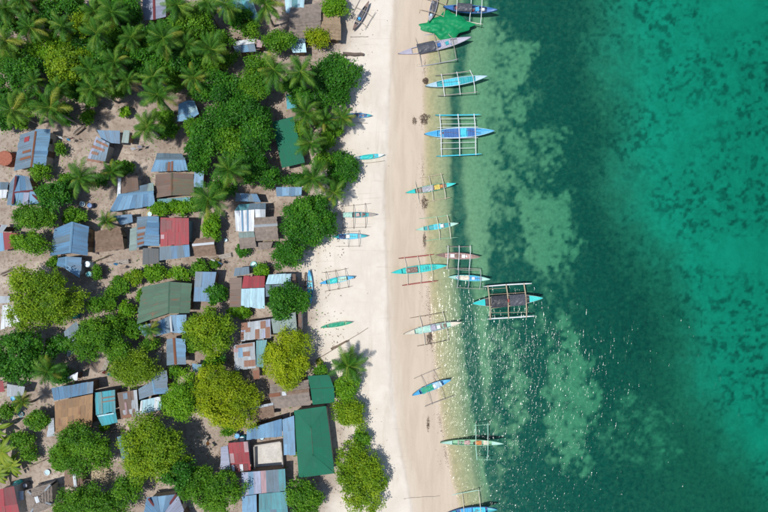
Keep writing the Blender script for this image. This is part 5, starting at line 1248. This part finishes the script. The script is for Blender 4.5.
# household things in the lanes
def drum(px, py, mat, lid, head, r=.3, h=.85):
    b = G(px, py); root = empty('water_drum', b)
    mb = MB(); mb.lathe((0, 0, 0), [(r, -.05), (r, h * .3), (r * 1.05, h * .33), (r, h * .36), (r, h * .64), (r * 1.05, h * .67), (r, h * .7), (r, h), (r * .9, h), (r * .9, h - .05), (.01, h - .05)], 14); mb.build('drum_body', mat, root, False)
    l_ = MB(); l_.lathe((0, 0, h - .045), [(r * .86, 0), (r * .82, .06), (.01, .075)], 14); l_.build('lid', lid, root)
    lab = where(px, py, head); tag(root, lab, 'drum', 'water drums in the lanes')
def basin(px, py, mat, head, r=.4):
    b = G(px, py); root = empty('wash_basin', b)
    mb = MB(); mb.lathe((0, 0, 0), [(.01, .03), (r * .7, .03), (r * .98, .24), (r * 1.06, .24), (r * .98, .21), (r * .74, -.02)], 16); mb.build('basin_bowl', mat, root)
    w = MB(); w.lathe((0, 0, .14), [(r * .84, 0), (.01, .0)], 16); w.build('rinse_water', 'window_dark' if random.random() < .3 else 'paint_pale_blue', root)
    tag(root, where(px, py, head), 'basin', 'wash basins in the lanes')
def woodpile(px, py, rz, head):
    b = G(px, py); root = empty('wood_pile', b, rz); rr = random.Random(int(px))
    for i in range(9):
        mb = MB(); y = (i % 4) * .17 - .28; z = .08 + (i // 4) * .14; l_ = rr.uniform(.7, 1.1)
        mb.tube([(-l_, y, z), (0, y + rr.uniform(-.04, .04), z + .01), (l_, y + rr.uniform(-.06, .06), z)], [.06, .075, .055], 6); mb.build('log', 'weathered_wood' if i % 2 else 'timber', root)
    tag(root, where(px, py, head), 'wood pile', 'wood piles in the lanes')
def bench(px, py, rz, head):
    b = G(px, py); root = empty('bench', b, rz)
    for i in range(4):
        mb = MB(); mb.box((0, -.24 + i * .16, .45), 1.7, .13, .04); mb.build('slat', 'weathered_wood', root)
    for x in (-.7, .7):
        for y in (-.22, .22):
            mb = MB(); mb.box((x, y, .19), .07, .07, .48); mb.build('leg', 'timber', root)
    tag(root, where(px, py, head), 'bench', 'slatted benches')
def fence(p0, p1, h, label, step=.22):
    a, b = G(*p0), G(*p1); base = Vector((a.x, a.y, a.z)); d = b - a; L = Vector((d.x, d.y, 0)).length; rz = math.atan2(d.y, d.x)
    root = empty('bamboo_fence', base, rz); tag(root, label, 'fence'); USED.add(label); rr = random.Random(int(p0[0]))
    iv = (math.cos(rz), math.sin(rz))
    def g_(x): return gz(base.x + x * iv[0], base.y + x * iv[1]) - base.z
    x = 0
    me = None
    while x < L:
        if me is None:
            mb = MB(); mb.tube([(0, 0, -.2), (.01, 0, h * .5), (0, .01, h)], .035, 5); o = mb.build('picket', 'bamboo_pole', root); me = o.data
        else: o = link('picket', me, root)
        o.location = (x, rr.uniform(-.03, .03), g_(x)); o.rotation_euler = (rr.uniform(-.08, .08), rr.uniform(-.06, .06), rr.random() * 3); o.scale = (1, 1, rr.uniform(.85, 1.1)); x += step
    for k in (.35, .8):
        mb = MB(); mb.tube([(0, .05, h * k + g_(0)), (L / 2, .05, h * k + g_(L / 2)), (L, .05, h * k + g_(L))], .03, 5); mb.build('fence_rail', 'bamboo_pole', root)
fence((124, 417), (167, 405), 1.1, 'long bamboo fence under the white lower roof')
fence((28, 467), (47, 459), 1.1, 'short bamboo fence left of the wide green tree')
fence((302, 308), (303, 336), 1.3, 'bamboo fence on the beach side of the grey-green roof')
fence((95, 262), (112, 255), 1.0, 'low bamboo fence below the round thatched hut')
drum(91, 264, 'paint_pale_blue', 'paint_white', 'pale blue water drum', .42, 1.0); drum(92, 274, 'paint_mint', 'paint_teal', 'mint water drum', .4, .9)
drum(239, 433.5, 'paint_deep_blue', 'paint_sky_blue', 'deep blue water drum', .38, 1.1); drum(243.5, 437.5, 'paint_cyan', 'paint_white', 'cyan water drum', .42, .8)
drum(20, 482.5, 'paint_turquoise', 'paint_mint', 'turquoise water drum', .45, .9); drum(29, 483, 'paint_charcoal', 'paint_grey', 'dark grey water drum', .34, .9); drum(78, 316, 'paint_teal', 'paint_turquoise', 'teal water drum', .34, .9); drum(93, 206, 'paint_navy', 'paint_deep_blue', 'navy water drum', .36, .9); drum(208, 207, 'paint_mint', 'paint_white', 'mint water drum', .36, .9); drum(17, 397, 'paint_cyan', 'paint_sky_blue', 'bright cyan water drum', .34, .9)
basin(254, 264.5, 'paint_turquoise', 'round turquoise wash basin', .42); basin(160, 353, 'paint_white', 'round white wash basin'); basin(48, 472, 'paint_white', 'round white wash basin'); basin(150, 214, 'paint_yellow', 'round yellow wash basin', .38); basin(83, 204, 'paint_white', 'round white wash basin'); basin(262, 438, 'paint_charcoal', 'round black wash basin', .3); basin(22, 414, 'paint_cyan', 'round cyan wash basin', .34); basin(226, 240, 'paint_charcoal', 'round black wash basin', .28)
woodpile(268, 267, .3, 'small pile of cut branches'); woodpile(104, 400, 1.2, 'small pile of cut branches'); woodpile(118, 429, .2, 'small pile of cut branches'); woodpile(8, 272, .4, 'small pile of cut branches'); woodpile(306, 280, 1.5, 'small pile of cut branches'); woodpile(300, 425, 1.4, 'small pile of cut branches'); woodpile(80, 130, .7, 'small pile of cut branches'); woodpile(70, 404, 1.5, 'small pile of cut branches')
bench(226, 256, .2, 'slatted wooden bench'); bench(124, 262, .1, 'slatted wooden bench'); bench(107, 365, 1.2, 'slatted wooden bench'); bench(312, 246, .5, 'slatted wooden bench'); bench(206, 440, 1.3, 'slatted wooden bench'); bench(160, 356, 1.4, 'slatted wooden bench')
# round brick tank by the long blue house
def tank():
    b = G(11.5, 160); root = empty('brick_tank', b); tag(root, 'round terracotta brick tank left of the long two-tone house', 'tank'); USED.add(root['label']); LAND.append(('terracotta tank', 11.5, 155))
    n = 16; r = .95; me = None
    for k in range(7):
        for i in range(n):
            a = 2 * math.pi * (i + .5 * (k % 2)) / n
            if me is None:
                mb = MB(); mb.box((0, 0, 0), .17, .34, .19); o = mb.build('brick', 'brick_red', root); me = o.data
            else: o = link('brick', me, root)
            o.location = (math.cos(a) * r, math.sin(a) * r, .06 + k * .21); o.rotation_euler.z = a
    mb = MB(); mb.lathe((0, 0, 0), [(r - .03, -.1), (r - .03, 1.42), (.01, 1.42)], 20); mb.build('mortar_core', 'brick_red', root)
rough_mat('brick_red', (.26, .09, .06), (.36, .14, .09), 4, .9, .1)
tank()
# yellow sack heap and pale sand pile
heap('straw_heap', 'small yellow straw heap at the root of the slanting pole', 'straw heap', 319.5, 362, 3.2, 3.5, .5, 'frond_yellow', 700, .16, seed=15)
heap('husk_pile', 'pale pile of coconut husks in the clearing below the wide green tree', 'husk pile', 101, 474, 13, 11, .5, 'husk_leaf', 3200, .12, seed=16, strand=.5) if 'husk_leaf' in MATS else None

# ------------------------------------------------------------------ labels of the plants, told by what stands beside them
for root, px, py, head, cat, group, label in TREES: tag(root, where(px, py, head), cat, group)
for root, px, py, head, label in PALMS: tag(root, where(px, py, head), 'palm', 'coconut palms')
